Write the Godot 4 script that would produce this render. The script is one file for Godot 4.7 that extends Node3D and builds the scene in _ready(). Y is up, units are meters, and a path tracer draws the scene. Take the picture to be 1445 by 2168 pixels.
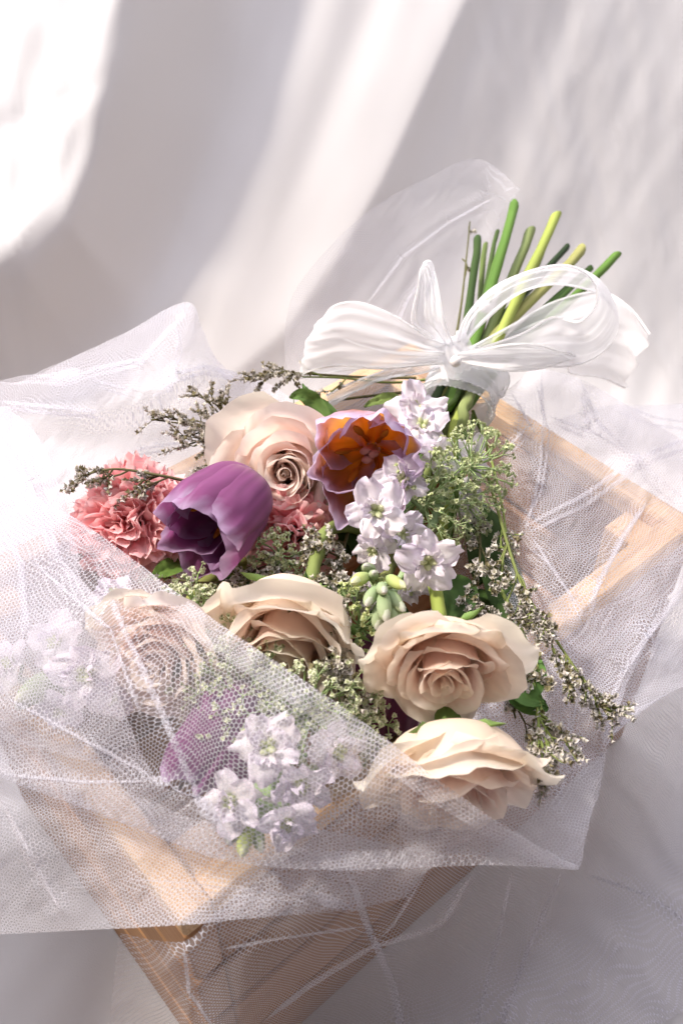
extends Node3D
# A wrapped bouquet lying on a small wooden crate in front of a draped white sheet.
# Lengths in metres; the top of the crate is the plane y = 0.

const EYE_HEIGHT := 0.34
const PITCH := 44.16
const FLOOR := -0.19
const LENS := 2085.0            # focal length in photograph pixels (1445 x 2168)
var noise := FastNoiseLite.new()
var rng := RandomNumberGenerator.new()
var M := {}
var taken := {}
var styles := {}
var bind_point := Vector3.ZERO
var bind_axis := Vector3.UP

# ---------------------------------------------------------------- small mesh kit
class Buf:
	var v := PackedVector3Array()
	var n := PackedVector3Array()
	var c := PackedColorArray()
	var t := PackedVector2Array()
	var i := PackedInt32Array()

	# a grid of nu rows by nv columns of points, with smooth normals
	func grid(p: PackedVector3Array, nu: int, nv: int, col: PackedColorArray, uv := PackedVector2Array(), flip := false) -> void:
		var at := v.size()
		for a in nu:
			for b in nv:
				var k := a * nv + b
				var du := p[mini(a + 1, nu - 1) * nv + b] - p[maxi(a - 1, 0) * nv + b]
				var dv := p[a * nv + mini(b + 1, nv - 1)] - p[a * nv + maxi(b - 1, 0)]
				var m := du.cross(dv)
				if m.length_squared() < 1e-24:
					var a2 := clampi(a, 1, nu - 2)
					var b2 := clampi(b + (1 if b == 0 else -1), 0, nv - 1)
					m = (p[(a2 + 1) * nv + b2] - p[(a2 - 1) * nv + b2]).cross(p[a2 * nv + mini(b2 + 1, nv - 1)] - p[a2 * nv + maxi(b2 - 1, 0)])
				m = m.normalized()
				n.append(-m if flip else m)
		v.append_array(p)
		c.append_array(col)
		if uv.size():
			t.append_array(uv)
		else:
			for k in p.size():
				t.append(Vector2.ZERO)
		for a in nu - 1:
			for b in nv - 1:
				var k := at + a * nv + b
				if flip:
					i.append_array(PackedInt32Array([k, k + nv, k + 1, k + 1, k + nv, k + nv + 1]))
				else:
					i.append_array(PackedInt32Array([k, k + 1, k + nv, k + 1, k + nv + 1, k + nv]))

	# a tube along a path; closed at both ends
	func tube(path: PackedVector3Array, radii: PackedFloat32Array, sides: int, col: Color, col_end = null) -> void:
		var m := path.size()
		if m < 2:
			return
		var at := v.size()
		var side := Vector3.UP
		var d0 := (path[1] - path[0]).normalized()
		if absf(d0.dot(side)) > 0.9:
			side = Vector3.RIGHT
		side = (side - d0 * side.dot(d0)).normalized()
		for k in m:
			var d := (path[mini(k + 1, m - 1)] - path[maxi(k - 1, 0)]).normalized()
			side = (side - d * side.dot(d)).normalized()
			var other := d.cross(side)
			var cc: Color = col if col_end == null else col.lerp(col_end, float(k) / (m - 1))
			for s in sides:
				var q := TAU * s / sides
				var o := side * cos(q) + other * sin(q)
				var rr := radii[mini(k, radii.size() - 1)]
				v.append(path[k] + o * rr + (d * cos(q) * rr * 0.9 if k == m - 1 else Vector3.ZERO))
				n.append(o)
				var streak := 1.0 + 0.13 * sin(s * 2.4 + m) + 0.12 * sin(k * 0.8 + s * 0.9 + m)
				c.append(Color(cc.r * streak, cc.g * streak, cc.b * streak))
				t.append(Vector2.ZERO)
		for k in m - 1:
			for s in sides:
				var a := at + k * sides + s
				var b := at + k * sides + (s + 1) % sides
				i.append_array(PackedInt32Array([a, a + sides, b, b, a + sides, b + sides]))
		for e in 2:
			var k: int = 0 if e == 0 else m - 1
			var d := (path[k] - path[1 if e == 0 else m - 2]).normalized()
			var first := v.size()
			for s in sides:
				v.append(v[at + k * sides + s])
				n.append(d)
				c.append(col if col_end == null else (col if e == 0 else col_end))
				t.append(Vector2.ZERO)
			for s in sides - 2:
				if e == 0:
					i.append_array(PackedInt32Array([first, first + s + 1, first + s + 2]))
				else:
					i.append_array(PackedInt32Array([first, first + s + 2, first + s + 1]))

	# a braid: flat tapes crossed and twisted along a path
	func braid(path: PackedVector3Array, r: float, pitch: float) -> void:
		var m := path.size()
		for tape in 2:
			var p := PackedVector3Array()
			var q := PackedColorArray()
			var side := Vector3.UP
			var run := 0.0
			for k in m:
				var d := (path[mini(k + 1, m - 1)] - path[maxi(k - 1, 0)]).normalized()
				side = (side - d * side.dot(d)).normalized()
				var other := d.cross(side)
				run += path[k].distance_to(path[maxi(k - 1, 0)])
				var a := run / pitch * TAU + tape * PI / 2
				var o := (side * cos(a) + other * sin(a)) * r
				for e in 3:
					p.append(path[k] + o * (e - 1.0))
					q.append(Color.WHITE)
			grid(p, m, 3, q)

	func ball(at: Vector3, size: Vector3, axis: Vector3, rows: int, cols: int, low: Color, high: Color) -> void:
		var side := Vector3.RIGHT if absf(axis.dot(Vector3.RIGHT)) < 0.9 else Vector3.FORWARD
		side = (side - axis * side.dot(axis)).normalized()
		var other := axis.cross(side)
		var p := PackedVector3Array()
		var q := PackedColorArray()
		for a in cols + 1:
			for b in rows + 1:
				var th := PI * b / rows
				var ph := TAU * a / cols
				p.append(at + axis * (-cos(th) * size.y) + side * (sin(th) * cos(ph) * size.x) + other * (sin(th) * sin(ph) * size.z))
				q.append(low.lerp(high, float(b) / rows))
		grid(p, cols + 1, rows + 1, q)

	# a little open funnel of five papery points
	func floret(at: Vector3, d: Vector3, r: float, l: float, low: Color, high: Color, turn: float) -> void:
		var side := Vector3.UP if absf(d.y) < 0.9 else Vector3.RIGHT
		side = (side - d * side.dot(d)).normalized()
		var other := d.cross(side)
		var first := v.size()
		v.append(at)
		n.append(-d)
		c.append(low)
		t.append(Vector2.ZERO)
		for s in 6:
			var q := TAU * s / 6 + turn
			var o := side * cos(q) + other * sin(q)
			v.append(at + d * l * (1.0 if s % 2 else 0.72) + o * r * (1.0 if s % 2 else 0.7))
			n.append((o * l - d * r).normalized())
			c.append(high)
			t.append(Vector2.ZERO)
		for s in 6:
			i.append_array(PackedInt32Array([first, first + 1 + s, first + 1 + (s + 1) % 6]))

	func box(size: Vector3, bevel: float) -> void:
		var h := size / 2
		var b := Vector3(h.x - bevel, h.y - bevel, h.z - bevel)
		for ax in 3:
			for sg in [-1.0, 1.0]:
				var o := Vector3.ZERO
				o[ax] = sg
				var a1 := (ax + 1) % 3
				var a2 := (ax + 2) % 3
				var first := v.size()
				for q in [[-1, -1], [1, -1], [1, 1], [-1, 1]]:
					var p := Vector3.ZERO
					p[ax] = h[ax] * sg
					p[a1] = b[a1] * q[0]
					p[a2] = b[a2] * q[1]
					put(p, o)
				quad(first, sg < 0)
		for ax in 3:      # chamfered edges along ax
			var a1 := (ax + 1) % 3
			var a2 := (ax + 2) % 3
			for s1 in [-1.0, 1.0]:
				for s2 in [-1.0, 1.0]:
					var o := Vector3.ZERO
					o[a1] = s1
					o[a2] = s2
					o = o.normalized()
					var first := v.size()
					for q in [[0, -1], [0, 1], [1, 1], [1, -1]]:
						var p := Vector3.ZERO
						p[ax] = b[ax] * q[1]
						p[a1] = (h[a1] if q[0] == 0 else b[a1]) * s1
						p[a2] = (b[a2] if q[0] == 0 else h[a2]) * s2
						put(p, o)
					quad(first, s1 * s2 > 0)
		for sx in [-1.0, 1.0]:
			for sy in [-1.0, 1.0]:
				for sz in [-1.0, 1.0]:
					var o := Vector3(sx, sy, sz).normalized()
					var first := v.size()
					put(Vector3(h.x * sx, b.y * sy, b.z * sz), o)
					put(Vector3(b.x * sx, h.y * sy, b.z * sz), o)
					put(Vector3(b.x * sx, b.y * sy, h.z * sz), o)
					i.append_array(PackedInt32Array([first, first + 2, first + 1] if sx * sy * sz > 0 else [first, first + 1, first + 2]))

	func put(p: Vector3, o: Vector3) -> void:
		v.append(p)
		n.append(o)
		c.append(Color.WHITE)
		t.append(Vector2(p.x, p.z))

	func quad(k: int, ccw: bool) -> void:
		i.append_array(PackedInt32Array([k, k + 1, k + 2, k, k + 2, k + 3] if ccw else [k, k + 2, k + 1, k, k + 3, k + 2]))

	func mesh() -> ArrayMesh:
		var a := []
		a.resize(Mesh.ARRAY_MAX)
		a[Mesh.ARRAY_VERTEX] = v
		a[Mesh.ARRAY_NORMAL] = n
		a[Mesh.ARRAY_COLOR] = c
		a[Mesh.ARRAY_TEX_UV] = t
		a[Mesh.ARRAY_INDEX] = i
		var m := ArrayMesh.new()
		m.add_surface_from_arrays(Mesh.PRIMITIVE_TRIANGLES, a)
		return m

func obj(called: String, b: Buf, mat: Material, parent: Node = self) -> MeshInstance3D:
	var o := MeshInstance3D.new()
	o.name = numbered(called, parent)
	o.mesh = b.mesh()
	o.material_override = mat
	parent.add_child(o, true)
	return o

func numbered(called: String, parent: Node) -> String:
	var key := str(parent.get_instance_id()) + called
	var k: int = taken.get(key, 0)
	taken[key] = k + 1
	return called if k == 0 else "%s_%03d" % [called, k]

func thing(called: String, label: String, category: String, group := "", at := Transform3D()) -> Node3D:
	var o := Node3D.new()
	o.name = numbered(called, self)
	o.transform = at
	add_child(o, true)
	tag(o, label, category, group)
	return o

func tag(o: Node, label: String, category: String, group := "") -> void:
	o.set_meta("label", label)
	o.set_meta("category", category)
	if group:
		o.set_meta("group", group)

# the point at height y seen at a place of the photograph, and a direction given as right, up, towards the eye
func at(u: float, v: float, y: float) -> Vector3:
	var x := (u - 722.5) / LENS
	var z := (1084.0 - v) / LENS
	var s := sin(deg_to_rad(PITCH))
	var c := cos(deg_to_rad(PITCH))
	var d := Vector3(x, z * c - s, -c - z * s)
	return Vector3(0, EYE_HEIGHT, 0) + d * ((EYE_HEIGHT - y) / -d.y)

func way(r: float, u: float, t: float) -> Vector3:
	var s := sin(deg_to_rad(PITCH))
	var c := cos(deg_to_rad(PITCH))
	return (Vector3.RIGHT * r + Vector3(0, c, -s) * u + Vector3(0, s, c) * t).normalized()

func frame(origin: Vector3, axis: Vector3, roll := 0.0) -> Transform3D:
	var side := Vector3.RIGHT if absf(axis.x) < 0.9 else Vector3.UP
	side = (side - axis * side.dot(axis)).normalized()
	return Transform3D(Basis(side, axis, side.cross(axis)).rotated(axis, roll), origin)

func curve(ctrl: Array, steps: int) -> PackedVector3Array:
	var out := PackedVector3Array()
	var m := ctrl.size()
	for k in (m - 1) * steps + 1:
		var a := mini(k / steps, m - 2)
		var f := float(k) / steps - a
		var p0: Vector3 = ctrl[maxi(a - 1, 0)]
		var p3: Vector3 = ctrl[mini(a + 2, m - 1)]
		var p1: Vector3 = ctrl[a]
		out.append(p1.cubic_interpolate(ctrl[a + 1], p0, p3, f))
	return out

func trace(list: Array, steps: int) -> PackedVector3Array:
	var p := []
	for a in list:
		p.append(at(a[0], a[1], a[2]))
	return curve(p, steps)

func ramp(a: float, b: float, x: float) -> float:
	return smoothstep(a, b, x)

func hue(r: float, g: float, b: float) -> Color:   # linear base colour
	return Color(r, g, b)

# ---------------------------------------------------------------- materials
func noise_image(freq: float, octaves: int, size: int, seed_value: int, ramp_stops = null) -> NoiseTexture2D:
	var n := FastNoiseLite.new()
	n.seed = seed_value
	n.frequency = freq
	n.fractal_octaves = octaves
	var t := NoiseTexture2D.new()
	t.noise = n
	t.width = size
	t.height = size
	t.seamless = true
	if ramp_stops != null:
		var g := Gradient.new()
		g.offsets = PackedFloat32Array(ramp_stops[0])
		g.colors = PackedColorArray(ramp_stops[1])
		t.color_ramp = g
	return t

func petal_material(translucent: float, rough: float, sheen: float) -> StandardMaterial3D:
	var m := StandardMaterial3D.new()
	m.vertex_color_use_as_albedo = true
	m.roughness = rough
	m.metallic_specular = 0.3
	m.backlight_enabled = true
	m.backlight = Color(translucent, translucent, translucent).linear_to_srgb()
	if sheen > 0.0:
		m.rim_enabled = true
		m.rim = sheen
		m.rim_tint = 0.6
	m.cull_mode = BaseMaterial3D.CULL_DISABLED
	return m

func net_image() -> ImageTexture:
	# eight by eight hexagon cells of a knitted net, as alpha
	var size := 512
	var im := Image.create(size, size, false, Image.FORMAT_RGBA8)
	var n := FastNoiseLite.new()
	n.seed = 5
	n.frequency = 0.02
	var rows := 8.0
	for y in size:
		for x in size:
			# hexagon lattice: cells one unit wide, rows 0.866 apart
			var px := 8.0 * x / size + 0.045 * n.get_noise_2d(x, y)
			var py := rows * y / size * 0.8660254 + 0.045 * n.get_noise_2d(x + 900, y)
			var best := 9.0
			var second := 9.0
			var r0 := int(floor(py / 0.8660254))
			for r in [r0, r0 + 1, r0 - 1]:
				var off := 0.5 if (r % 2 + 2) % 2 == 1 else 0.0
				var c0: float = round(px - off) + off
				for cx in [c0 - 1.0, c0, c0 + 1.0]:
					var dd := sqrt((px - cx) * (px - cx) + (py - r * 0.8660254) * (py - r * 0.8660254))
					if dd < best:
						second = best
						best = dd
					elif dd < second:
						second = dd
			var edge := second - best
			var th := 0.115 + 0.03 * n.get_noise_2d(x * 3.0, y * 3.0)
			im.set_pixel(x, y, Color(1, 1, 1, 0.17 + 0.83 * (1.0 - smoothstep(th * 0.5, th * 1.9, edge))))
	return ImageTexture.create_from_image(im)

func make_materials() -> void:
	noise.seed = 11
	noise.frequency = 1.0
	noise.fractal_octaves = 2
	M.rose = petal_material(0.95, 0.62, 0.25)
	M.tulip = petal_material(0.9, 0.55, 0.3)
	M.carnation = petal_material(0.8, 0.7, 0.2)
	M.stock = petal_material(0.6, 0.65, 0.2)
	M.green = petal_material(0.16, 0.68, 0.0)
	M.leaf = petal_material(0.3, 0.65, 0.0)
	M.paper = petal_material(0.3, 0.8, 0.0)
	var sheet := StandardMaterial3D.new()
	sheet.albedo_color = Color(0.645, 0.635, 0.635).linear_to_srgb()
	sheet.roughness = 0.95
	sheet.metallic_specular = 0.2
	sheet.heightmap_enabled = true
	sheet.heightmap_texture = noise_image(0.25, 2, 512, 21)
	sheet.heightmap_scale = 0.012
	sheet.uv1_triplanar = true
	sheet.uv1_world_triplanar = true
	sheet.uv1_scale = Vector3(9, 9, 9)
	sheet.rim_enabled = true
	sheet.rim = 0.3
	M.sheet = sheet
	var net := net_image()
	for kind in [["net_flap", 0.0015, 0.72], ["net", 0.00128, 0.7], ["net_fine", 0.0013, 0.6], ["net_dense", 0.0016, 0.9]]:
		var m := StandardMaterial3D.new()
		m.albedo_texture = net
		m.albedo_color = Color(Color(0.81, 0.805, 0.875).linear_to_srgb(), kind[2])
		m.transparency = BaseMaterial3D.TRANSPARENCY_ALPHA
		m.roughness = 0.6
		m.metallic_specular = 0.4
		m.backlight_enabled = true
		m.backlight = Color(0.9, 0.9, 0.9).linear_to_srgb()
		m.cull_mode = BaseMaterial3D.CULL_DISABLED
		m.uv1_scale = Vector3(1.0 / (8.0 * kind[1]), 1.0 / (8.0 * 0.866 * kind[1]), 1)
		M[kind[0]] = m
	var org := StandardMaterial3D.new()
	org.albedo_color = Color(Color(0.94, 0.94, 0.97).linear_to_srgb(), 0.62)
	org.transparency = BaseMaterial3D.TRANSPARENCY_ALPHA
	org.roughness = 0.9
	org.metallic_specular = 0.12
	org.rim_enabled = true
	org.rim = 0.5
	org.backlight_enabled = true
	org.backlight = Color(0.7, 0.7, 0.7).linear_to_srgb()
	org.cull_mode = BaseMaterial3D.CULL_DISABLED
	M.organza = org
	var cord := StandardMaterial3D.new()
	cord.albedo_color = Color(0.97, 0.97, 0.98).linear_to_srgb()
	cord.roughness = 0.8
	cord.backlight_enabled = true
	cord.backlight = Color(1, 1, 1)
	cord.cull_mode = BaseMaterial3D.CULL_DISABLED
	M.cord = cord
	var pearl := StandardMaterial3D.new()
	pearl.albedo_color = Color(0.86, 0.84, 0.82).linear_to_srgb()
	pearl.roughness = 0.25
	pearl.clearcoat_enabled = true
	pearl.clearcoat = 0.8
	pearl.clearcoat_roughness = 0.1
	M.pearl = pearl
	var wood_tex := noise_image(0.02, 4, 512, 33, [[0.0, 0.4, 0.55, 0.75, 1.0], [Color(0.78, 0.61, 0.44), Color(0.87, 0.72, 0.54), Color(0.91, 0.77, 0.60), Color(0.93, 0.81, 0.65), Color(0.85, 0.69, 0.51)]])
	for k in 3:
		var m := StandardMaterial3D.new()
		m.albedo_texture = wood_tex
		var tone: float = [0.98, 0.94, 0.90][k]
		m.albedo_color = Color(tone, tone * 0.985, tone * 0.96)
		m.roughness = 0.6
		m.metallic_specular = 0.35
		m.uv1_triplanar = true
		m.uv1_scale = Vector3(1.8, 55, 55)
		m.uv1_offset = Vector3(0.31 * k, 0.17 * k, 0.0)
		m.heightmap_enabled = true
		m.heightmap_texture = wood_tex
		m.heightmap_scale = 0.02
		M["wood%d" % k] = m
		var brown := m.duplicate()  # same pine with shade put into its colour, for sides and floor
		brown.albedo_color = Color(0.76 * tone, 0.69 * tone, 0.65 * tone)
		M["shaded_wood%d" % k] = brown

# ---------------------------------------------------------------- setting: draped sheet
func to_line(p: Vector2, line: Array) -> float:     # signed distance, positive on the right of the line
	var best := 1e9
	var sign_ := 1.0
	for k in line.size() - 1:
		var a: Vector2 = line[k]
		var d: Vector2 = line[k + 1] - a
		var t := clampf((p - a).dot(d) / d.length_squared(), 0, 1)
		var e := p - a - d * t
		var l := e.length()
		if l < best:
			best = l
			sign_ = signf(d.y * (p - a).x - d.x * (p - a).y)
	return best * sign_

func slope_at(z: float) -> float:
	return 1.3 * ramp(0.46, 0.76, -z)

var climb := PackedFloat32Array()
func base_height(z: float) -> float:
	if climb.is_empty():
		var y := FLOOR
		for k in 500:
			climb.append(y)
			y += slope_at(-k * 0.005) * 0.005
	var f := clampf(-z / 0.005, 0, 498)
	return lerpf(climb[int(f)], climb[int(f) + 1], f - int(f))

func build_sheet() -> void:
	var A := [Vector2(-0.02, -1.15), Vector2(-0.09, -0.93), Vector2(-0.128, -0.839), Vector2(-0.147, -0.803), Vector2(-0.17, -0.762), Vector2(-0.2, -0.715), Vector2(-0.233, -0.692), Vector2(-0.27, -0.674), Vector2(-0.36, -0.66), Vector2(-0.8, -0.66)]
	var B := [Vector2(0.3, -1.15), Vector2(0.17, -0.93), Vector2(0.1, -0.839), Vector2(0.059, -0.786), Vector2(0.029, -0.747), Vector2(-0.001, -0.715), Vector2(-0.05, -0.67), Vector2(-0.11, -0.63), Vector2(-0.2, -0.58)]
	var C := [Vector2(0.1, -1.0), Vector2(-0.005, -0.839), Vector2(-0.023, -0.81), Vector2(-0.076, -0.736), Vector2(-0.105, -0.698), Vector2(-0.15, -0.66)]
	var E_ := [Vector2(0.25, -0.95), Vector2(0.152, -0.825), Vector2(0.104, -0.767), Vector2(0.07, -0.72)]
	var nu := 300
	var nv := 300
	var p := PackedVector3Array()
	var col := PackedColorArray()
	for a in nu:
		var s := 2.0 * a / (nu - 1) - 1.0
		var x := 0.36 * s + 1.0 * pow(s, 5)
		for b in nv:
			var r := float(b) / (nv - 1)
			var z := lerpf(0.1, -0.95, r) + 0.5 * pow(maxf(0, 0.12 - r) / 0.12, 2) - 0.5 * pow(maxf(0, r - 0.9) / 0.1, 2)
			var q := Vector2(x, z)
			var wall := ramp(-0.5, -0.68, z)
			var d := 0.0
			var da := to_line(q, A)
			var shelf := maxf(0.075 + 0.4 * da, -0.09)
			var fall := 0.07 * (1.0 - ramp(-0.03, 0.06, da))
			var mixed := clampf(0.5 + 0.5 * (fall - shelf) / 0.022, 0, 1)
			d += lerpf(fall, shelf, mixed) - 0.022 * mixed * (1.0 - mixed)
			var db := to_line(q, B)
			d -= 0.28 * clampf(db - 0.004, 0.0, 0.35) * ramp(-0.5, -0.66, z)
			d += 0.009 * exp(-pow(db / (0.06 if db < 0 else 0.02), 2)) * ramp(-0.56, -0.68, z)
			var dc := to_line(q, C)
			d += 0.007 * exp(-pow(dc / 0.024, 2)) * ramp(-0.62, -0.7, z)
			var de := to_line(q, E_)
			d += 0.003 * exp(-pow(de / (0.03 if de < 0 else 0.016), 2))
			var crumple := 1.0 - ramp(-0.02, 0.0, da)
			d += crumple * (0.007 * noise.get_noise_2d(x * 13, z * 10) - 0.005 * absf(noise.get_noise_2d(x * 11 + 9, z * 9)))
			d -= 0.0012 * exp(-pow((x + 0.235 + 0.1 * (z + 0.8)) / 0.004, 2)) + 0.0012 * exp(-pow((z + 0.775 + 0.2 * (x + 0.2)) / 0.005, 2)) * crumple
			d -= 0.0028 * absf(noise.get_noise_2d(x * 17 - z * 6 + 70, z * 12 - x * 5)) * ramp(0.05, 0.16, x)
			d += 0.0035 * noise.get_noise_2d(x * 10 + z * 7, z * 3 + 5)
			d += (0.0005 * ramp(0.12, 0.2, x) + 0.0001) * noise.get_noise_2d(x * 46 + z * 24, z * 22 + 3)
			d += 0.002 * noise.get_noise_2d(x * 8 + 40, z * 8)
			var sl := slope_at(z)
			var nrm := Vector3(0, 1, sl).normalized()
			p.append(Vector3(x, base_height(z), z) + nrm * d)
			col.append(Color.WHITE)
	var buf := Buf.new()
	buf.grid(p, nu, nv, col, PackedVector2Array(), true)
	var o := obj("backdrop_cloth", buf, M.sheet)
	o.set_meta("kind", "structure")
	o.set_meta("label", "white cotton sheet draped in soft diagonal folds behind and under the crate")

# unseen walls, ceiling and a side slab added to block sun and sky nearby
func build_light_blocks() -> void:
	var m := StandardMaterial3D.new()
	m.albedo_color = Color(0.34, 0.33, 0.34).linear_to_srgb()
	m.roughness = 0.9
	for w in [["added_wall", Vector3(4.2, 2.2, 0.1), Vector3(-0.4, 0.9, 1.25)], ["added_wall", Vector3(0.1, 2.2, 3.4), Vector3(1.1, 0.9, -0.35)], ["added_wall", Vector3(0.1, 2.2, 1.2), Vector3(-1.25, 0.9, 0.6)], ["added_ceiling", Vector3(4.2, 0.1, 1.8), Vector3(-0.4, 1.15, 0.62)], ["sun_block_slab", Vector3(0.12, 0.86, 1.6), Vector3(-0.68, 0.05, 0.2)], ["floor", Vector3(5, 0.1, 5), Vector3(-0.4, -0.42, -0.4)]]:
		var b := Buf.new()
		b.box(w[1], 0.002)
		var o := obj(w[0], b, m)
		o.position = w[2]
		o.set_meta("kind", "structure")

# ---------------------------------------------------------------- crate
func build_crate() -> void:
	var a := at(385, 1957, 0)
	var b := at(1478, 1104, 0)
	var e1 := (b - a).normalized()
	var e2 := Vector3(e1.z, 0, -e1.x)
	var w := a.distance_to(b)
	var dp := 0.204
	var t := 0.013
	var o := thing("wooden_crate", "small pale pine crate under the bouquet, veiled by tulle", "crate", "", Transform3D(Basis(e1, Vector3.UP, -e2), a + Vector3(0, FLOOR + 0.002, 0)))
	var high := -FLOOR - 0.002
	var k := 0
	for row in 5:
		var hh := 0.012 if row == 0 else 0.040
		var y := high - 0.006 if row == 0 else high - 0.013 - hh / 2 - (row - 1) * (hh + 0.005)
		for side in [[Vector3(w / 2, y, -t / 2), w - 2 * t - 0.0006, 0.0], [Vector3(w / 2, y, -dp + t / 2), w - 2 * t - 0.0006, 0.0], [Vector3(t / 2, y, -dp / 2), dp, PI / 2], [Vector3(w - t / 2, y, -dp / 2), dp, PI / 2]]:
			var buf := Buf.new()
			buf.box(Vector3(side[1], hh, t), 0.0012)
			var m := obj("top_rail" if row == 0 else "slat", buf, M["wood%d" % (k % 3)] if row == 0 else M["shaded_wood%d" % (k % 3)], o)
			m.transform = Transform3D(Basis(Vector3.UP, side[2]), side[0])
			k += 1
	for c in [Vector2(t + 0.0095, -t - 0.0095), Vector2(w - t - 0.0095, -t - 0.0095), Vector2(t + 0.0095, -dp + t + 0.0095), Vector2(w - t - 0.0095, -dp + t + 0.0095)]:
		var buf := Buf.new()
		buf.box(Vector3(0.178, 0.018, 0.018), 0.001)
		var m := obj("corner_post", buf, M["wood%d" % (k % 3)], o)
		m.transform = Transform3D(Basis(Vector3(0, 0, 1), PI / 2), Vector3(c.x, 0.0925, c.y))
		k += 1
	for j in 4:
		var buf := Buf.new()
		var each := (dp - 2 * t - 0.002) / 4
		buf.box(Vector3(w - 2 * t - 0.002, 0.008, each - 0.004), 0.001)
		var m := obj("floor_board", buf, M["shaded_wood%d" % (k % 3)], o)
		m.position = Vector3(w / 2, 0.006, -t - 0.001 - each * (j + 0.5))
		k += 1

# ---------------------------------------------------------------- petals
func petal(d: Dictionary) -> PackedVector3Array:
	var nu: int = d.get("nu", 13)
	var nv: int = d.get("nv", 13)
	var out := PackedVector3Array()
	var sd: float = d.get("seed", 0.0)
	var phi: float = d.phi
	var th0: float = d.th0
	var th1: float = d.th1
	var w0: float = d.get("neck", 0.3)
	var rmin: float = d.get("rmin", 0.004)
	var frill: float = d.get("frill", 0.0)
	var from: float = d.get("bend_from", 0.25)
	var to: float = d.get("bend_to", 0.6)
	var wave: float = d.get("wave", 0.0)
	var lip: float = d.get("lip", 0.6)
	for a in nu:
		var u := -1.0 + 2.0 * a / (nu - 1)
		var au := absf(u)
		var lu: float = d.len * (1.0 - d.get("round", 0.2) * pow(au, 2.6) + d.get("point", 0.0) * exp(-u * u / 0.04) + d.get("notch", 0.0) * noise.get_noise_2d(u * 3.0 + sd, sd))
		if frill > 0:
			lu *= 1.0 - frill * absf(noise.get_noise_2d(u * 9.0 + sd * 3.0, 7.0)) * 1.6
		var cu: float = d.get("curl", 0.0) * (0.6 + 0.55 * au) + d.get("curl_noise", 0.0) * noise.get_noise_2d(u * 1.5 + sd, sd * 2.0)
		var r: float = d.get("rb", 0.003)
		var y: float = d.get("yb", 0.0)
		for b in nv:
			var v := float(b) / (nv - 1)
			var th := lerpf(th0, th1, ramp(from, to, v)) + cu * pow(clampf((v - lip) / (1.0 - lip), 0, 1), 1.4)
			if b > 0:
				r += sin(th) * lu / (nv - 1)
				y += cos(th) * lu / (nv - 1)
			var w: float = d.width * (w0 + (1.0 - w0) * sin(minf(v / 0.62, 1.0) * PI / 2)) * (1.0 - d.get("taper", 0.1) * maxf(0, v - 0.6) / 0.4)
			var ang := clampf(u * w / maxf(absf(r), rmin), -2.9, 2.9)
			var rr: float = r + d.get("spiral", 0.0) * u + d.get("side", 0.0) * pow(au, 3) * v * v
			var wob := wave * v * v * noise.get_noise_3d(u * d.get("wave_u", 1.6) + sd, v * 1.6, sd)
			if frill > 0:
				wob += d.get("ruffle", 0.0) * v * v * sin(u * 6.5 + sd * 11.0)
				ang += d.get("ruffle", 0.0) * 60.0 * v * noise.get_noise_2d(u * 3.0, v * 3.0 + sd)
			rr += wob * cos(th)
			out.append(Vector3(rr * cos(phi + ang), y - wob * sin(th), rr * sin(phi + ang)))
	return out

# colours a grid of petal points: base to tip, with a margin colour and streaks along the petal
func dye(nu: int, nv: int, base: Color, body: Color, edge: Color, edge_width: float, streak: float, sd: float, base_to := 0.4) -> PackedColorArray:
	var out := PackedColorArray()
	for a in nu:
		var u := -1.0 + 2.0 * a / (nu - 1)
		for b in nv:
			var v := float(b) / (nv - 1)
			var c := base.lerp(body, ramp(0.0, base_to, v + 0.08 * noise.get_noise_2d(u * 5 + sd, sd)))
			var m := maxf(absf(u), v) + 0.06 * noise.get_noise_2d(u * 7 + sd, v * 7)
			c = c.lerp(edge, ramp(1.0 - edge_width, 1.0, m))
			var k := 1.0 + streak * noise.get_noise_2d(u * 9 + sd * 5, v * 0.8)
			out.append(Color(c.r * k, c.g * k, c.b * k))
	return out

func stem_into(o: Node3D, from: Vector3, from_dir: Vector3, through: Vector2, end: Vector3, radius: float, col: Color, col_end: Color) -> void:
	# a stem from a bloom, through the binding, to its cut end; the points are in the world
	if styles.has(end):
		radius = styles[end][0]
		col_end = styles[end][1]
		col = col.lerp(col_end, 0.5)
	var inv := o.global_transform.affine_inverse()
	var side := bind_axis.cross(Vector3.UP).normalized()
	var up := side.cross(bind_axis)
	through *= 0.8
	var mid := bind_point + side * through.x + up * through.y
	var near := mid - bind_axis * 0.035 + (side * through.x + up * through.y) * 0.3
	near.y = maxf(near.y, 0.012)
	var lead := from + from_dir * minf(0.035, from.distance_to(near) * 0.35)
	lead.y = maxf(lead.y, 0.01)
	var low := lead.lerp(near, 0.5)
	low.y = minf(low.y, 0.006 + 0.25 * maxf(near.y - 0.02, 0.0))
	lead.y = minf(lead.y, from.y)
	var path := curve([from, lead, low, near, mid, end], 7)
	var radii := PackedFloat32Array()
	for k in path.size():
		path[k] = inv * (path[k] + Vector3(noise.get_noise_2d(k * 0.16, radius * 7000), noise.get_noise_2d(k * 0.16, radius * 7000 + 50), 0) * 0.0018)
		radii.append(radius * (1.0 + 0.12 * noise.get_noise_2d(k * 0.7, radius * 9000) + (0.16 if (k + int(radius * 20000)) % 11 == 0 else 0.0)))
	var buf := Buf.new()
	buf.tube(path, radii, 9, col, col_end)
	obj("stem", buf, M.green, o)

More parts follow.
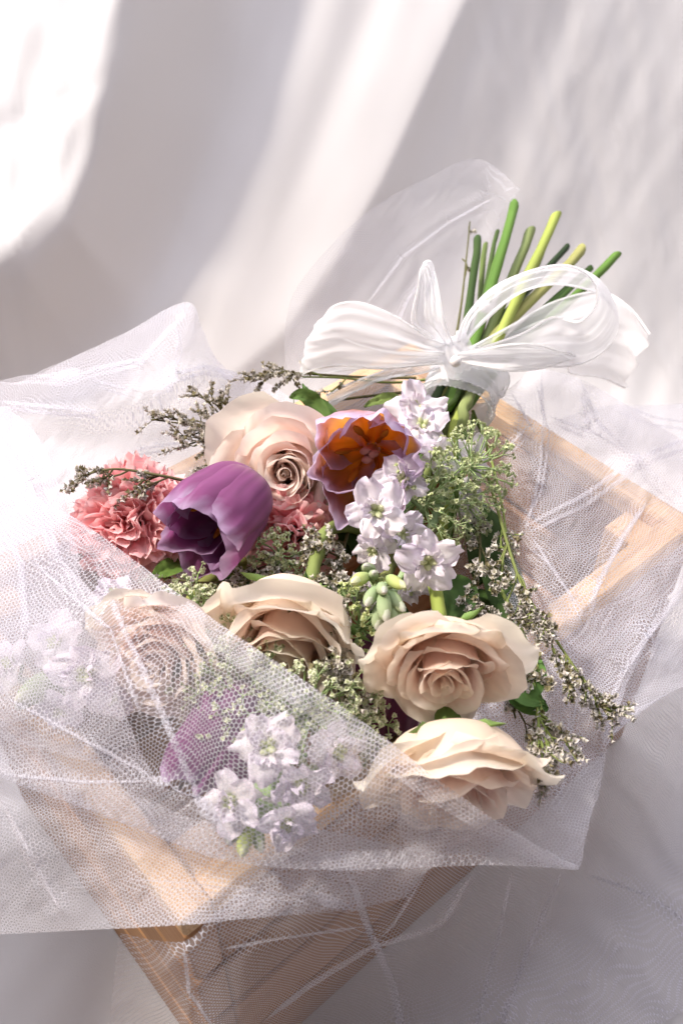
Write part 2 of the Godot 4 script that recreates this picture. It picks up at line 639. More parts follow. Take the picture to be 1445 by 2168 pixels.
func rose(label: String, centre: Vector3, axis: Vector3, size: float, open: float, sd: int, roll: float, tint: Array, guards: Array, through: Vector2, end: Vector3, stem_col: Color, crowded := -999.0) -> void:
	rng.seed = sd
	var foot := centre - axis * 0.030 * size
	var o := thing("rose", label, "rose", "cream and blush roses of the bouquet", frame(foot, axis, roll))
	var cream: Color = tint[0]
	var blush: Color = tint[1]
	var n := 27
	var phi := rng.randf() * TAU
	for k in n:
		var q := float(k) / (n - 1)
		phi += deg_to_rad(137.5 + rng.randf_range(-14, 14))
		var rm := lerpf(0.0012, 0.0245 * (0.82 + 0.3 * open), pow(q, 0.95))
		var ln := lerpf(0.0345 - 0.004 * open, 0.0445, pow(q, 1.4))
		var th0 := asin(clampf((rm - 0.003) / (0.42 * ln), 0, 0.93))
		var th1 := deg_to_rad(lerpf(-20, 12 + 26 * open, pow(q, 1.2)) + rng.randf_range(-4, 4))
		var curl := deg_to_rad(lerpf(26, 74 + 34 * open, q) * rng.randf_range(0.8, 1.2))
		var wd := lerpf(0.0115, 0.0245, pow(q, 0.75)) * rng.randf_range(0.92, 1.08)
		var d := {"phi": phi, "rb": 0.003, "len": ln * rng.randf_range(0.96, 1.04), "th0": th0, "th1": th1, "curl": curl, "width": wd, "spiral": lerpf(0.0016, 0.0022, q), "round": lerpf(0.1, 0.24, q), "point": 0.035 * q,
			"lip": 0.66, "wave": lerpf(0.0004, 0.0019, q), "wave_u": 0.9, "seed": sd * 3.7 + k * 1.9, "curl_noise": 0.45 * q, "side": -0.001 + 0.003 * q, "rmin": 0.0022, "nu": 21, "nv": 17}
		if q > 0.4 and absf(angle_difference(phi, deg_to_rad(crowded))) < 1.0 and crowded > -900:   # pressed upright by the neighbour
			d.th0 = d.th0 * 0.62
			d.th1 = deg_to_rad(-6)
			d.curl = 0.2
			d.len = d.len * 0.85
		rose_petal(o, d, size, cream, blush, q)
	for g in guards:     # the outermost petals, set one by one: angle, lean, curl, length, width
		var d := {"phi": deg_to_rad(g[0]), "rb": 0.004, "len": g[3], "th0": deg_to_rad(72), "th1": deg_to_rad(g[1]), "curl": deg_to_rad(g[2]), "width": g[4], "spiral": 0.001, "round": 0.22, "point": 0.05, "lip": 0.66, "wave": 0.0022, "wave_u": 0.9, "seed": sd + g[0] * 0.1, "curl_noise": 0.5, "side": 0.003, "nu": 19, "nv": 17}
		rose_petal(o, d, size, cream.lerp(hue(0.80, 0.76, 0.55), 0.3), blush.lerp(cream, 0.55), 1.0)
	# sepals and the green cup below
	for k in 5:
		var d := {"phi": TAU * k / 5 + 0.3, "rb": 0.003, "len": 0.022, "th0": deg_to_rad(80), "th1": deg_to_rad(30 + 40 * rng.randf()), "curl": deg_to_rad(60), "width": 0.0038, "round": 0.2, "point": 0.4, "taper": 0.6, "wave": 0.002, "seed": k + sd, "nu": 7, "nv": 9}
		var p := petal(d)
		for j in p.size():
			p[j] *= size
		var buf := Buf.new()
		buf.grid(p, 7, 9, dye(7, 9, hue(0.16, 0.25, 0.07), hue(0.14, 0.24, 0.06), hue(0.2, 0.3, 0.1), 0.2, 0.2, k))
		obj("sepal", buf, M.leaf, o)
	var cup := Buf.new()
	cup.ball(Vector3(0, -0.003, 0) * size, Vector3(0.0055, 0.007, 0.0055) * size, Vector3.UP, 8, 12, stem_col, hue(0.2, 0.3, 0.09))
	obj("calyx", cup, M.green, o)
	stem_into(o, foot - axis * 0.007 * size, -axis, through, end, 0.0027, stem_col, stem_col.lerp(hue(0.3, 0.38, 0.12), 0.4))

func rose_petal(o: Node3D, d: Dictionary, size: float, cream: Color, blush: Color, q: float) -> void:
	var p := petal(d)
	for j in p.size():
		p[j] *= size
	var buf := Buf.new()
	var body := blush.lerp(cream, 0.35 + 0.5 * ramp(0.5, 1.0, q))
	buf.grid(p, d.nu, d.nv, dye(d.nu, d.nv, hue(0.92, 0.89, 0.72), body, cream, 0.25, 0.08, d.seed, 0.35))
	obj("petal", buf, M.rose, o)

func tulip(label: String, centre: Vector3, axis: Vector3, size: float, sd: int, roll: float, cols: Dictionary, spec: Dictionary, through: Vector2, end: Vector3) -> void:
	rng.seed = sd
	var foot := centre - axis * 0.034 * size
	var o := thing("tulip", label, "tulip", "purple tulips of the bouquet", frame(foot, axis, roll))
	for k in 6:
		var inner := k % 2 == 1
		var lean: float = spec.lean + (spec.get("extra", {}).get(k, 0.0)) + rng.randf_range(-3, 3)
		var d := {"phi": TAU * k / 6 + rng.randf_range(-0.1, 0.1), "rb": 0.003, "len": spec.get("len", 0.060) * rng.randf_range(0.95, 1.03), "th0": deg_to_rad(66 if not inner else 60), "th1": deg_to_rad(lean - (3.0 if inner else 0.0)), "curl": deg_to_rad(spec.curl + spec.get("curls", {}).get(k, 0.0)), "width": spec.get("width", 0.0215) * (0.92 if inner else 1.0),
			"round": 0.3, "point": 0.07, "wave": spec.wave, "wave_u": 1.9, "seed": sd * 2.3 + k * 5.1, "curl_noise": spec.get("curl_noise", 0.5), "side": spec.get("side", 0.0), "neck": 0.4, "notch": 0.035, "nu": 25, "nv": 25, "bend_from": 0.1, "bend_to": 0.5, "spiral": 0.0008}
		var p := petal(d)
		for j in p.size():
			p[j] *= size
		var outer := Buf.new()
		if spec.get("thin", false):
			outer.grid(p, 25, 25, dye(25, 25, cols.in_base, cols.in_body, cols.edge, cols.in_edge, 0.3, d.seed, cols.get("in_to", 0.5)), PackedVector2Array(), true)
			obj("petal", outer, M.tulip, o)
			continue
		outer.grid(p, 25, 25, dye(25, 25, cols.base, cols.body, cols.edge, cols.edge_width, 0.3, d.seed, 0.3), PackedVector2Array(), true)
		var lining := PackedVector3Array()
		for a in 25:
			for b in 25:
				var j := a * 25 + b
				var thick := 0.0006 * (1.0 - pow(absf(a / 12.0 - 1.0), 6)) * (1.0 - pow(b / 24.0, 8)) + 0.00004
				lining.append(p[j] - outer.n[j] * thick)
		outer.grid(lining, 25, 25, dye(25, 25, cols.in_base, cols.in_body, cols.edge, cols.get("in_edge", cols.edge_width * 0.5), 0.25, d.seed, cols.get("in_to", 0.5)))
		var m := obj("petal", outer, M.tulip, o)
		if k == 3 and spec.has("note"):
			m.set_meta("label", spec.note)
	for k in 6:
		var q := TAU * k / 6 + 0.3
		var s := Buf.new()
		var dir := Vector3(cos(q) * 0.45, 1, sin(q) * 0.45).normalized()
		var foot_at := Vector3(cos(q), 0.6, sin(q)) * 0.005
		s.tube(PackedVector3Array([foot_at * size, (foot_at + dir * 0.011) * size]), PackedFloat32Array([0.0012, 0.0007]), 6, cols.get("filament", hue(0.6, 0.25, 0.03)))
		s.ball((foot_at + dir * 0.017) * size, Vector3(0.0019, 0.0078, 0.0015) * size, dir, 8, 8, cols.get("anther", hue(0.55, 0.2, 0.02)), cols.get("anther", hue(0.55, 0.2, 0.02)))
		obj("stamen", s, M.green, o)
	var pist := Buf.new()
	pist.tube(PackedVector3Array([Vector3(0, 0.002, 0), Vector3(0, 0.012, 0) * size, Vector3(0, 0.02, 0) * size]), PackedFloat32Array([0.003, 0.0033, 0.0026]), 9, hue(0.42, 0.3, 0.16), hue(0.45, 0.2, 0.16))
	for k in 3:
		var q := TAU * k / 3
		pist.ball(Vector3(cos(q) * 0.0025, 0.021, sin(q) * 0.0025) * size, Vector3(0.0026, 0.0015, 0.0018), Vector3(cos(q) * 0.4, 1, sin(q) * 0.4).normalized(), 6, 8, hue(0.5, 0.22, 0.17), hue(0.55, 0.28, 0.22))
	obj("pistil", pist, M.green, o)
	stem_into(o, foot, -axis, through, end, 0.0034, hue(0.16, 0.24, 0.07), hue(0.28, 0.36, 0.13))

func carnation(label: String, centre: Vector3, axis: Vector3, size: float, sd: int, n: int, through: Vector2, end: Vector3) -> void:
	rng.seed = sd
	var foot := centre - axis * 0.016 * size
	var o := thing("carnation", label, "carnation", "coral carnations of the bouquet", frame(foot, axis, 0.4))
	for k in n:
		var q := float(k) / (n - 1)
		var lean := deg_to_rad(lerpf(4, 88, pow(q, 0.85)) + rng.randf_range(-10, 10))
		var d := {"phi": k * 2.3999 + rng.randf_range(-0.25, 0.25), "rb": 0.001, "len": lerpf(0.028, 0.027, q) * rng.randf_range(0.9, 1.1), "th0": lean * 0.7, "th1": lean, "curl": deg_to_rad(rng.randf_range(-10, 60)), "width": 0.0105 * rng.randf_range(0.85, 1.15), "neck": 0.12, "round": 0.26, "taper": -0.25,
			"wave": 0.004, "wave_u": 2.2, "frill": 0.14, "ruffle": 0.0024, "seed": sd + k * 3.3, "nu": 25, "nv": 11, "rmin": 0.006, "bend_from": 0.2, "bend_to": 0.7}
		var p := petal(d)
		for j in p.size():
			p[j] *= size
		var tone := rng.randf_range(0.86, 1.1)
		var buf := Buf.new()
		buf.grid(p, 25, 11, dye(25, 11, hue(0.95, 0.22, 0.24) * tone, hue(1.0, 0.36, 0.39) * tone, hue(1.0, 0.66, 0.66), 0.3, 0.12, d.seed))
		obj("petal", buf, M.carnation, o)
	var cup := Buf.new()
	cup.tube(PackedVector3Array([Vector3(0, -0.012, 0), Vector3(0, 0, 0), Vector3(0, 0.01, 0)]), PackedFloat32Array([0.003, 0.0055, 0.006]), 10, hue(0.16, 0.26, 0.1))
	obj("calyx", cup, M.green, o)
	stem_into(o, foot - axis * 0.011, -axis, through, end, 0.0019, hue(0.13, 0.22, 0.1), hue(0.1, 0.17, 0.08))

# a stem of stock: florets and buds up one spike, each given as [u, v, height, facing right, up, towards, size]
func stock(label: String, spine: Array, florets: Array, buds: Array, sd: int, through: Vector2, end: Vector3) -> void:
	rng.seed = sd
	var line := trace(spine, 6)
	var o := thing("stock_flower", label, "stock flower", "pale lilac stock flowers of the bouquet", Transform3D(Basis(), line[0]))
	for f in florets:
		var axis := way(f[3], f[4], f[5])
		var here := at(f[0], f[1], f[2])
		var part := Node3D.new()
		part.name = numbered("floret", o)
		part.transform = frame(here - line[0], axis, rng.randf() * TAU)
		o.add_child(part, true)
		var s: float = f[6]
		for k in 9:
			var inner := k >= 5
			var lean := deg_to_rad(rng.randf_range(66, 98) if not inner else rng.randf_range(25, 55))
			var ln: float = s * (0.0135 if not inner else 0.0095) * rng.randf_range(0.85, 1.1)
			var d := {"phi": (TAU * k / 5 if not inner else TAU * k / 4 + 0.6) + rng.randf_range(-0.25, 0.25), "rb": 0.0006, "yb": 0.0, "len": ln, "th0": lean * 0.45, "th1": lean, "curl": deg_to_rad(rng.randf_range(-25, 45)), "width": ln * rng.randf_range(0.44, 0.56), "neck": 0.3, "round": 0.34, "rmin": ln * 0.55,
				"wave": 0.0034 * s, "wave_u": 1.8, "seed": sd + k * 2.7 + f[0] * 0.01, "curl_noise": 1.0, "nu": 11, "nv": 11, "bend_from": 0.1, "bend_to": 0.5, "notch": 0.1}
			var buf := Buf.new()
			var tone := rng.randf_range(-0.04, 0.03)
			buf.grid(petal(d), 11, 11, dye(11, 11, hue(0.50, 0.60, 0.20), hue(0.93 + tone, 0.89 + tone, 0.93), hue(0.89 + tone, 0.81 + tone, 0.91), 0.45, 0.06, d.seed, 0.34))
			obj("petal", buf, M.stock, part)
		var heart := Buf.new()
		for k in 4:
			var q: float = TAU * k / 4 + f[0]
			heart.ball(Vector3(cos(q) * 0.0013, 0.0028, sin(q) * 0.0013) * s, Vector3(0.0016, 0.003, 0.0013) * s, Vector3(cos(q) * 0.5, 1, sin(q) * 0.5).normalized(), 5, 7, hue(0.42, 0.55, 0.12), hue(0.78, 0.80, 0.55))
		obj("bud_heart", heart, M.stock, part)
		var near := line[0]
		for p in line:
			if p.distance_to(here) < near.distance_to(here):
				near = p
		var stalk := Buf.new()
		stalk.tube(curve([here - near + (near - line[0]), here - line[0] - axis * 0.004, near - line[0]], 4), PackedFloat32Array([0.0009]), 6, hue(0.30, 0.42, 0.2))
		obj("flower_stalk", stalk, M.green, o)
	for f in buds:
		var here := at(f[0], f[1], f[2])
		var axis := way(f[3], f[4], f[5])
		var s: float = f[6]
		var b := Buf.new()
		var pale: bool = f.size() > 7
		b.ball(here - line[0], Vector3(0.0027, 0.0058, 0.0027) * s, axis, 8, 9, hue(0.24, 0.36, 0.16), hue(0.62, 0.66, 0.22) if pale else hue(0.40, 0.46, 0.28))
		b.ball(here - line[0] + axis * 0.0032 * s + Vector3(0.0006, 0.0004, 0), Vector3(0.0017, 0.0036, 0.0019) * s, axis, 6, 7, hue(0.34, 0.46, 0.2), hue(0.78, 0.78, 0.5) if pale else hue(0.55, 0.52, 0.5))
		obj("bud", b, M.green, o)
	var radii := PackedFloat32Array()
	var path := PackedVector3Array()
	for k in line.size():
		path.append(line[k] - line[0])
		radii.append(lerpf(0.0026, 0.0012, float(k) / line.size()))
	var st := Buf.new()
	st.tube(path, radii, 8, hue(0.30, 0.42, 0.2), hue(0.36, 0.46, 0.26))
	obj("spike", st, M.green, o)
	stem_into(o, line[0], (line[0] - line[1]).normalized(), through, end, 0.0026, hue(0.30, 0.42, 0.18), hue(0.46, 0.52, 0.24))

# an umbel of lace flower: rays from a hub, each with a little head of specks
func lace(label: String, hub: Vector3, axis: Vector3, radius: float, rays: int, spread: float, sd: int, specks: int, col: Color, stalk_from) -> void:
	rng.seed = sd
	var f := frame(Vector3.ZERO, axis, 0)
	var o := thing("lace_flower", label, "lace flower", "green and white lace flowers of the bouquet", Transform3D(Basis(), hub))
	var lines := Buf.new()
	var heads := Buf.new()
	for k in rays:
		var q := sqrt((k + 0.5) / rays)
		var th := q * spread
		var ph := k * 2.3999 + rng.randf_range(-0.2, 0.2)
		var d := f.basis * Vector3(sin(th) * cos(ph), cos(th), sin(th) * sin(ph))
		var ln := radius * rng.randf_range(0.8, 1.12)
		var bow := Vector3(rng.randf_range(-1, 1), rng.randf_range(-1, 1), rng.randf_range(-1, 1)) * 0.0012
		lines.tube(curve([Vector3.ZERO, d * ln * 0.5 + bow, d * ln], 3), PackedFloat32Array([0.0004]), 5, hue(0.40, 0.54, 0.24))
		for j in specks:
			var e := (d + Vector3(rng.randf_range(-1, 1), rng.randf_range(-1, 1), rng.randf_range(-1, 1)) * 0.95).normalized()
			var l2 := radius * rng.randf_range(0.16, 0.34)
			var tip := d * ln + e * l2
			lines.tube(PackedVector3Array([d * ln, tip]), PackedFloat32Array([0.0002]), 4, hue(0.46, 0.58, 0.30))
			for s in 3:
				var g := (e + Vector3(rng.randf_range(-1, 1), rng.randf_range(-1, 1), rng.randf_range(-1, 1)) * 0.8).normalized()
				heads.floret(tip, g, rng.randf_range(0.0007, 0.0013), 0.0010, hue(0.4, 0.5, 0.16), col * rng.randf_range(0.8, 1.1), rng.randf() * 3)
	obj("rays", lines, M.green, o)
	var h := obj("floret_heads", heads, M.paper, o)
	h.set_meta("kind", "stuff")
	if stalk_from != null:
		var st := Buf.new()
		var e: Vector3 = stalk_from - hub
		st.tube(curve([Vector3.ZERO, -axis * 0.012, e * 0.6 - Vector3(0, 0.006, 0), e], 6), PackedFloat32Array([0.0009]), 6, hue(0.26, 0.40, 0.12))
		obj("stem", st, M.green, o)

# a sprig of dried sea lavender: a wiry stem, side twigs and papery specks
func sprig(label: String, spine: Array, tips: Array, sd: int, fresh := 0.0) -> void:
	rng.seed = sd
	var line := trace(spine, 8)
	var o := thing("sea_lavender", label, "filler flower", "sprigs of sea lavender in the bouquet", Transform3D(Basis(), line[0]))
	var twig := hue(0.12, 0.11, 0.05).lerp(hue(0.26, 0.34, 0.09), fresh)
	var st := Buf.new()
	var path := PackedVector3Array()
	var radii := PackedFloat32Array()
	for k in line.size():
		path.append(line[k] - line[0])
		radii.append(lerpf(0.00085, 0.0004, float(k) / line.size()))
	st.tube(path, radii, 6, twig)
	obj("stem", st, M.green, o)
	var tw := Buf.new()
	var fl := Buf.new()
	for t in tips:
		var tip := at(t[0], t[1], t[2]) - line[0]
		var best := 0
		for k in path.size():
			if path[k].distance_to(tip) < path[best].distance_to(tip):
				best = k
		best = maxi(best - 4, 0)
		var root := path[best]
		var reach := maxf(root.distance_to(tip), 0.006)
		var way_ := (tip - root).normalized()
		var side_path := curve([root, root.lerp(tip, 0.5) + Vector3(rng.randf_range(-1, 1), rng.randf_range(0, 1), rng.randf_range(-1, 1)) * reach * 0.12, tip], 4)
		tw.tube(side_path, PackedFloat32Array([0.00045]), 5, twig)
		var n: int = t[3]
		for k in n / 3 + 1:
			var a := side_path[mini(3 + rng.randi() % 6, 8)]
			var d := (way_ + Vector3(rng.randf_range(-1, 1), rng.randf_range(-0.7, 1), rng.randf_range(-1, 1)) * 0.85).normalized()
			var l := rng.randf_range(0.004, 0.010)
			tw.tube(PackedVector3Array([a, a + d * l]), PackedFloat32Array([0.0003, 0.00022]), 4, twig)
			for j in 6:
				var b := a + d * l * (0.25 + 0.75 * j / 5.0)
				var e := (d + Vector3(rng.randf_range(-1, 1), rng.randf_range(-0.6, 1), rng.randf_range(-1, 1)) * 0.9).normalized()
				var w := rng.randf()
				var pale := hue(0.70, 0.65, 0.68).lerp(hue(0.80, 0.76, 0.66), w)
				if w < 0.22:
					pale = hue(0.30, 0.26, 0.15)
				fl.floret(b, e, rng.randf_range(0.0009, 0.0016), rng.randf_range(0.0014, 0.0026), hue(0.20, 0.19, 0.10), pale, rng.randf() * 3)
	obj("twigs", tw, M.green, o)
	var h := obj("florets", fl, M.paper, o)
	h.set_meta("kind", "stuff")

# a leaf along a traced line: half width in metres, turned by roll about its line
func leaf_into(o: Node3D, line: PackedVector3Array, width: float, facing: Vector3, col: Color, called := "leaf") -> void:
	var p := PackedVector3Array()
	var c := PackedColorArray()
	var m := line.size()
	for a in m:
		var t := float(a) / (m - 1)
		var d := (line[mini(a + 1, m - 1)] - line[maxi(a - 1, 0)]).normalized()
		var side := d.cross(facing).normalized()
		var up := side.cross(d)
		var w := width * pow(sin(PI * clampf(pow(t, 0.8), 0.03, 0.985)), 0.8)
		for b in 9:
			var u := b / 4.0 - 1.0
			p.append(line[a] - o.position + side * u * w + up * (absf(u) * w * 0.35 + 0.0008 * noise.get_noise_2d(u * 2 + width * 999, t * 5)))
			var k := 1.0 + 0.2 * noise.get_noise_2d(u * 4 + t * 6, t * 9) + (0.22 if b == 4 else 0.0)
			c.append(Color(col.r * k, col.g * k, col.b * k))
	var buf := Buf.new()
	buf.grid(p, m, 9, c)
	obj(called, buf, M.leaf, o)

# ---------------------------------------------------------------- tulle
# rows of [u, v, height]; folds: [points, width, strength, rise]; a fold lays the net over itself three deep along a line
func tulle_layer(parent: Node, called: String, rows: Array, folds: Array, crumple: float, sd: float, mat: String, nq: int, np: int, lift := 0.0) -> MeshInstance3D:
	var nr := rows.size()
	var nc: int = rows[0].size()
	var p := PackedVector3Array()
	var plain := PackedVector3Array()
	var uv := PackedVector2Array()
	var col := PackedColorArray()
	for a in nq:
		var f := float(a) / (nq - 1) * (nr - 1)
		var r := mini(int(f), nr - 2)
		f -= r
		var ctrl := PackedVector3Array()
		for k in nc:
			var g := []
			for e in [maxi(r - 1, 0), r, r + 1, mini(r + 2, nr - 1)]:
				var x: Array = rows[e][k]
				g.append(Vector3(x[0], x[1], x[2] * 10000.0))
			ctrl.append(g[1].cubic_interpolate(g[2], g[0], g[3], f))
		for b in np:
			var h := float(b) / (np - 1) * (nc - 1)
			var k := mini(int(h), nc - 2)
			h -= k
			var s := ctrl[k].cubic_interpolate(ctrl[k + 1], ctrl[maxi(k - 1, 0)], ctrl[mini(k + 2, nc - 1)], h)
			var q := Vector2(s.x, s.y)
			var y := s.z / 10000.0 + lift
			var q0 := q
			var y0 := y
			for fold in folds:
				var pts: Array = fold[0]
				var wd: float = fold[1]
				for e in pts.size() - 1:
					var pa: Vector2 = pts[e]
					var dv: Vector2 = pts[e + 1] - pa
					var ll := dv.length()
					var t := (q0 - pa).dot(dv) / (ll * ll)
					if t < -0.12 or t > 1.12 or (t < 0 and e > 0) or (t > 1 and e < pts.size() - 2):
						continue
					var nn := Vector2(-dv.y, dv.x) / ll
					var x := (q0 - pa).dot(nn) / wd
					if absf(x) > 5.0:
						continue
					var whole := (t + e) / (pts.size() - 1)
					var env := ramp(-0.1, 0.12, whole) * (1.0 - ramp(0.88, 1.1, whole))
					q -= nn * (wd * fold[2] * 1.35 * x * exp(-x * x) * env)
					y += fold[3] * (0.5 + 0.5 * tanh(x * 1.5)) * exp(-x * x / 9.0) * env
					break
			var c1 := noise.get_noise_3d(q0.x * 0.006, q0.y * 0.006, sd)
			var c2 := noise.get_noise_3d(q0.x * 0.02 + q0.y * 0.011, q0.y * 0.012, sd + 5.0)
			y += crumple * (c1 + 0.25 * absf(c2))
			q += Vector2(c2, c1) * crumple * 500.0
			p.append(at(q.x, q.y, y))
			plain.append(at(q0.x, q0.y, y0))
			col.append(Color.WHITE)
	# the net is woven flat: its coordinates are metres on the plane that lies closest to the whole sheet
	var flat := Vector3.ZERO
	for a in range(0, nq - 1, 4):
		for b in range(0, np - 1, 4):
			flat += (plain[(a + 1) * np + b] - plain[a * np + b]).cross(plain[a * np + b + 1] - plain[a * np + b])
	flat = flat.normalized()
	var e1 := Vector3(cos(sd), 0.2, sin(sd)).cross(flat).normalized()
	var e2 := flat.cross(e1)
	for k in nq * np:
		var w := plain[k]
		uv.append(Vector2(w.dot(e1) + 0.005 * noise.get_noise_3d(w.x * 22, w.z * 22, sd), w.dot(e2) + 0.005 * noise.get_noise_3d(w.x * 22, w.z * 22, sd + 40.0)))
	var buf := Buf.new()
	buf.grid(p, nq, np, col, uv)
	return obj(called, buf, M[mat], parent)

# a sheet of tulle lies two or three layers deep
func tulle(label: String, rows: Array, folds: Array, crumple: float, sd: float, mat: String, nq: int, np: int, layers := 2) -> void:
	var o := tulle_layer(self, "tulle_sheet", rows, folds, crumple, sd, mat, nq, np)
	for k in range(1, layers):
		var few := []
		for f in folds:
			var moved := []
			for q in f[0]:
				moved.append(q + Vector2(13.0 * sin(sd + k + q.y), 17.0 * cos(sd * 2.0 + k)))
			few.append([moved, f[1] * 1.2, f[2] * 0.9, f[3]])
		tulle_layer(o, "under_layer", rows, few, crumple * 1.3, sd + 100.0 * k, mat, int(nq * 0.8), int(np * 0.8), -0.0022 * k)
	tag(o, label, "tulle", "sheets of white tulle round the bouquet")

func V(a: float, b: float) -> Vector2:
	return Vector2(a, b)

# ---------------------------------------------------------------- ribbon
func ribbon_piece(o: Node3D, called: String, edge_a: Array, edge_b: Array, bulge: float, sd: float, cords := true) -> void:
	var a := trace(edge_a, 12)
	var b := trace(edge_b, 12)
	var m := mini(a.size(), b.size())
	var p := PackedVector3Array()
	var c := PackedColorArray()
	var nb := 27
	for k in m:
		var t := float(k) / (m - 1)
		var d := a[mini(k + 1, m - 1)] - a[maxi(k - 1, 0)]
		var up := d.cross(b[k] - a[k]).normalized()
		if not up.is_finite():
			up = Vector3.UP
		for e in nb:
			var s := float(e) / (nb - 1)
			var pinch := 1.0 - exp(-pow(minf(t, 1.0 - t) / 0.1, 2))
			var w := sin(PI * s) * bulge * pinch + 0.0016 * noise.get_noise_3d(s * 4.0 + sd, t * 3.0, sd) + 0.0009 * noise.get_noise_3d(s * 9.0, t * 2.5 + s * 3.0, sd + 3.0) + exp(-pow(minf(t, 1.0 - t) / 0.22, 2)) * 0.0016 * sin(s * 15.0 + sd)
			p.append(a[k].lerp(b[k], s) + up * w - o.position)
			c.append(Color.WHITE)
	var buf := Buf.new()
	buf.grid(p, m, nb, c)
	var mi := obj(called, buf, M.organza, o)
	if not cords:
		return
	for line in [a, b]:
		var q := PackedVector3Array()
		var fine := 5
		for k in (m - 1) * fine:
			var f := float(k) / fine
			q.append(line[int(f)].lerp(line[int(f) + 1], f - int(f)) - o.position)
		var cb := Buf.new()
		cb.braid(q, 0.00062, 0.005)
		obj("cord_edge", cb, M.cord, mi)

func build_bow() -> void:
	var knot := at(962, 752, 0.066)
	var o := thing("ribbon_bow", "sheer white organza bow with corded edges tied round the stems", "ribbon", "", Transform3D(Basis(), knot))
	ribbon_piece(o, "loop", [[958, 738, 0.066], [905, 715, 0.077], [832, 668, 0.086], [755, 640, 0.089], [700, 652, 0.084], [692, 690, 0.072], [735, 722, 0.062], [835, 748, 0.06], [952, 750, 0.062]],
		[[962, 768, 0.064], [900, 772, 0.066], [805, 780, 0.063], [715, 774, 0.06], [652, 786, 0.054], [640, 800, 0.046], [720, 785, 0.042], [840, 772, 0.05], [955, 764, 0.058]], 0.004, 1.0)
	ribbon_piece(o, "loop", [[948, 742, 0.066], [905, 710, 0.076], [872, 680, 0.085], [884, 610, 0.098], [890, 572, 0.104], [903, 562, 0.104], [912, 590, 0.098], [925, 660, 0.08], [950, 738, 0.066]],
		[[965, 742, 0.068], [950, 712, 0.078], [936, 670, 0.088], [926, 610, 0.097], [918, 574, 0.1], [908, 564, 0.1], [900, 600, 0.092], [905, 660, 0.076], [940, 742, 0.062]], 0.002, 2.0)
	ribbon_piece(o, "loop", [[962, 738, 0.068], [985, 672, 0.09], [1040, 615, 0.106], [1118, 575, 0.116], [1198, 562, 0.118], [1250, 590, 0.113], [1262, 636, 0.106], [1226, 680, 0.098], [1168, 672, 0.092], [1100, 708, 0.08], [978, 750, 0.066]],
		[[972, 745, 0.064], [1008, 692, 0.075], [1080, 630, 0.086], [1150, 604, 0.092], [1215, 606, 0.094], [1280, 632, 0.088], [1306, 690, 0.078], [1268, 750, 0.07], [1190, 776, 0.066], [1080, 762, 0.064], [980, 758, 0.062]], 0.003, 3.0)
	ribbon_piece(o, "loop", [[966, 748, 0.07], [1010, 742, 0.078], [1075, 730, 0.084], [1135, 730, 0.084], [1180, 744, 0.08], [1216, 754, 0.072], [1150, 748, 0.064], [1050, 748, 0.06], [972, 752, 0.06]],
		[[966, 764, 0.066], [1010, 772, 0.07], [1070, 784, 0.072], [1130, 782, 0.072], [1180, 770, 0.072], [1212, 758, 0.068], [1150, 770, 0.058], [1050, 770, 0.056], [972, 762, 0.058]], 0.003, 4.0)
	ribbon_piece(o, "tail", [[985, 742, 0.058], [1080, 690, 0.05], [1170, 640, 0.05], [1268, 618, 0.052], [1330, 650, 0.05], [1375, 708, 0.045]],
		[[985, 758, 0.056], [1100, 748, 0.045], [1195, 765, 0.04], [1205, 790, 0.03], [1270, 800, 0.018], [1322, 822, 0.008]], 0.004, 5.0)
	ribbon_piece(o, "tail", [[945, 752, 0.058], [880, 760, 0.05], [800, 790, 0.044], [740, 812, 0.04], [690, 838, 0.036]],
		[[955, 770, 0.056], [890, 790, 0.045], [815, 800, 0.038], [756, 826, 0.034], [700, 860, 0.03]], 0.002, 6.0)
	# the band wound round the stems
	var side := bind_axis.cross(Vector3.UP).normalized()
	var up := side.cross(bind_axis)
	for turn in 2:
		var p := PackedVector3Array()
		var c := PackedColorArray()
		for a in 49:
			var q := TAU * a / 48.0
			for b in 15:
				var s := b / 14.0
				var ln := lerpf(-0.023 + 0.004 * turn, 0.008 - 0.003 * turn, s) + 0.004 * sin(q + 0.6)
				var r := 0.0145 + 0.0011 * turn + 0.0016 * pow(absf(s - 0.5) * 2, 2) + 0.0016 * noise.get_noise_3d(s * 6, q * 0.9, turn * 3.0) + 0.0006 * sin(s * 26 + q * 3 + 2.0 * noise.get_noise_2d(q, s))
				p.append(bind_point + bind_axis * ln + side * cos(q) * r * 1.15 + up * sin(q) * r * 0.92 - knot)
				c.append(Color.WHITE)
		var buf := Buf.new()
		buf.grid(p, 49, 15, c)
		var mi := obj("band", buf, M.organza, o)
		for e in [0, 14]:
			var line := PackedVector3Array()
			for a in 49:
				line.append(p[a * 15 + e])
			var cb := Buf.new()
			cb.braid(line, 0.0005, 0.005)
			obj("cord_edge", cb, M.cord, mi)
	# the knot: a small gathered wrap, and two pearls pinned on it
	var kp := PackedVector3Array()
	var kc := PackedColorArray()
	for a in 25:
		var q := TAU * a / 24.0
		for b in 13:
			var s := b / 12.0
			var r := 0.0086 + 0.0009 * sin(s * 24 + q) + 0.0018 * pow(absf(s - 0.5) * 2, 2)
			kp.append(way(0.75, 0.35, 0.1) * lerpf(-0.008, 0.008, s) + way(-0.4, 0.9, 0) * cos(q) * r + way(0, 0, 1) * (sin(q) * r * 0.7))
			kc.append(Color.WHITE)
	var kb := Buf.new()
	kb.grid(kp, 25, 13, kc)
	obj("knot", kb, M.organza, o)
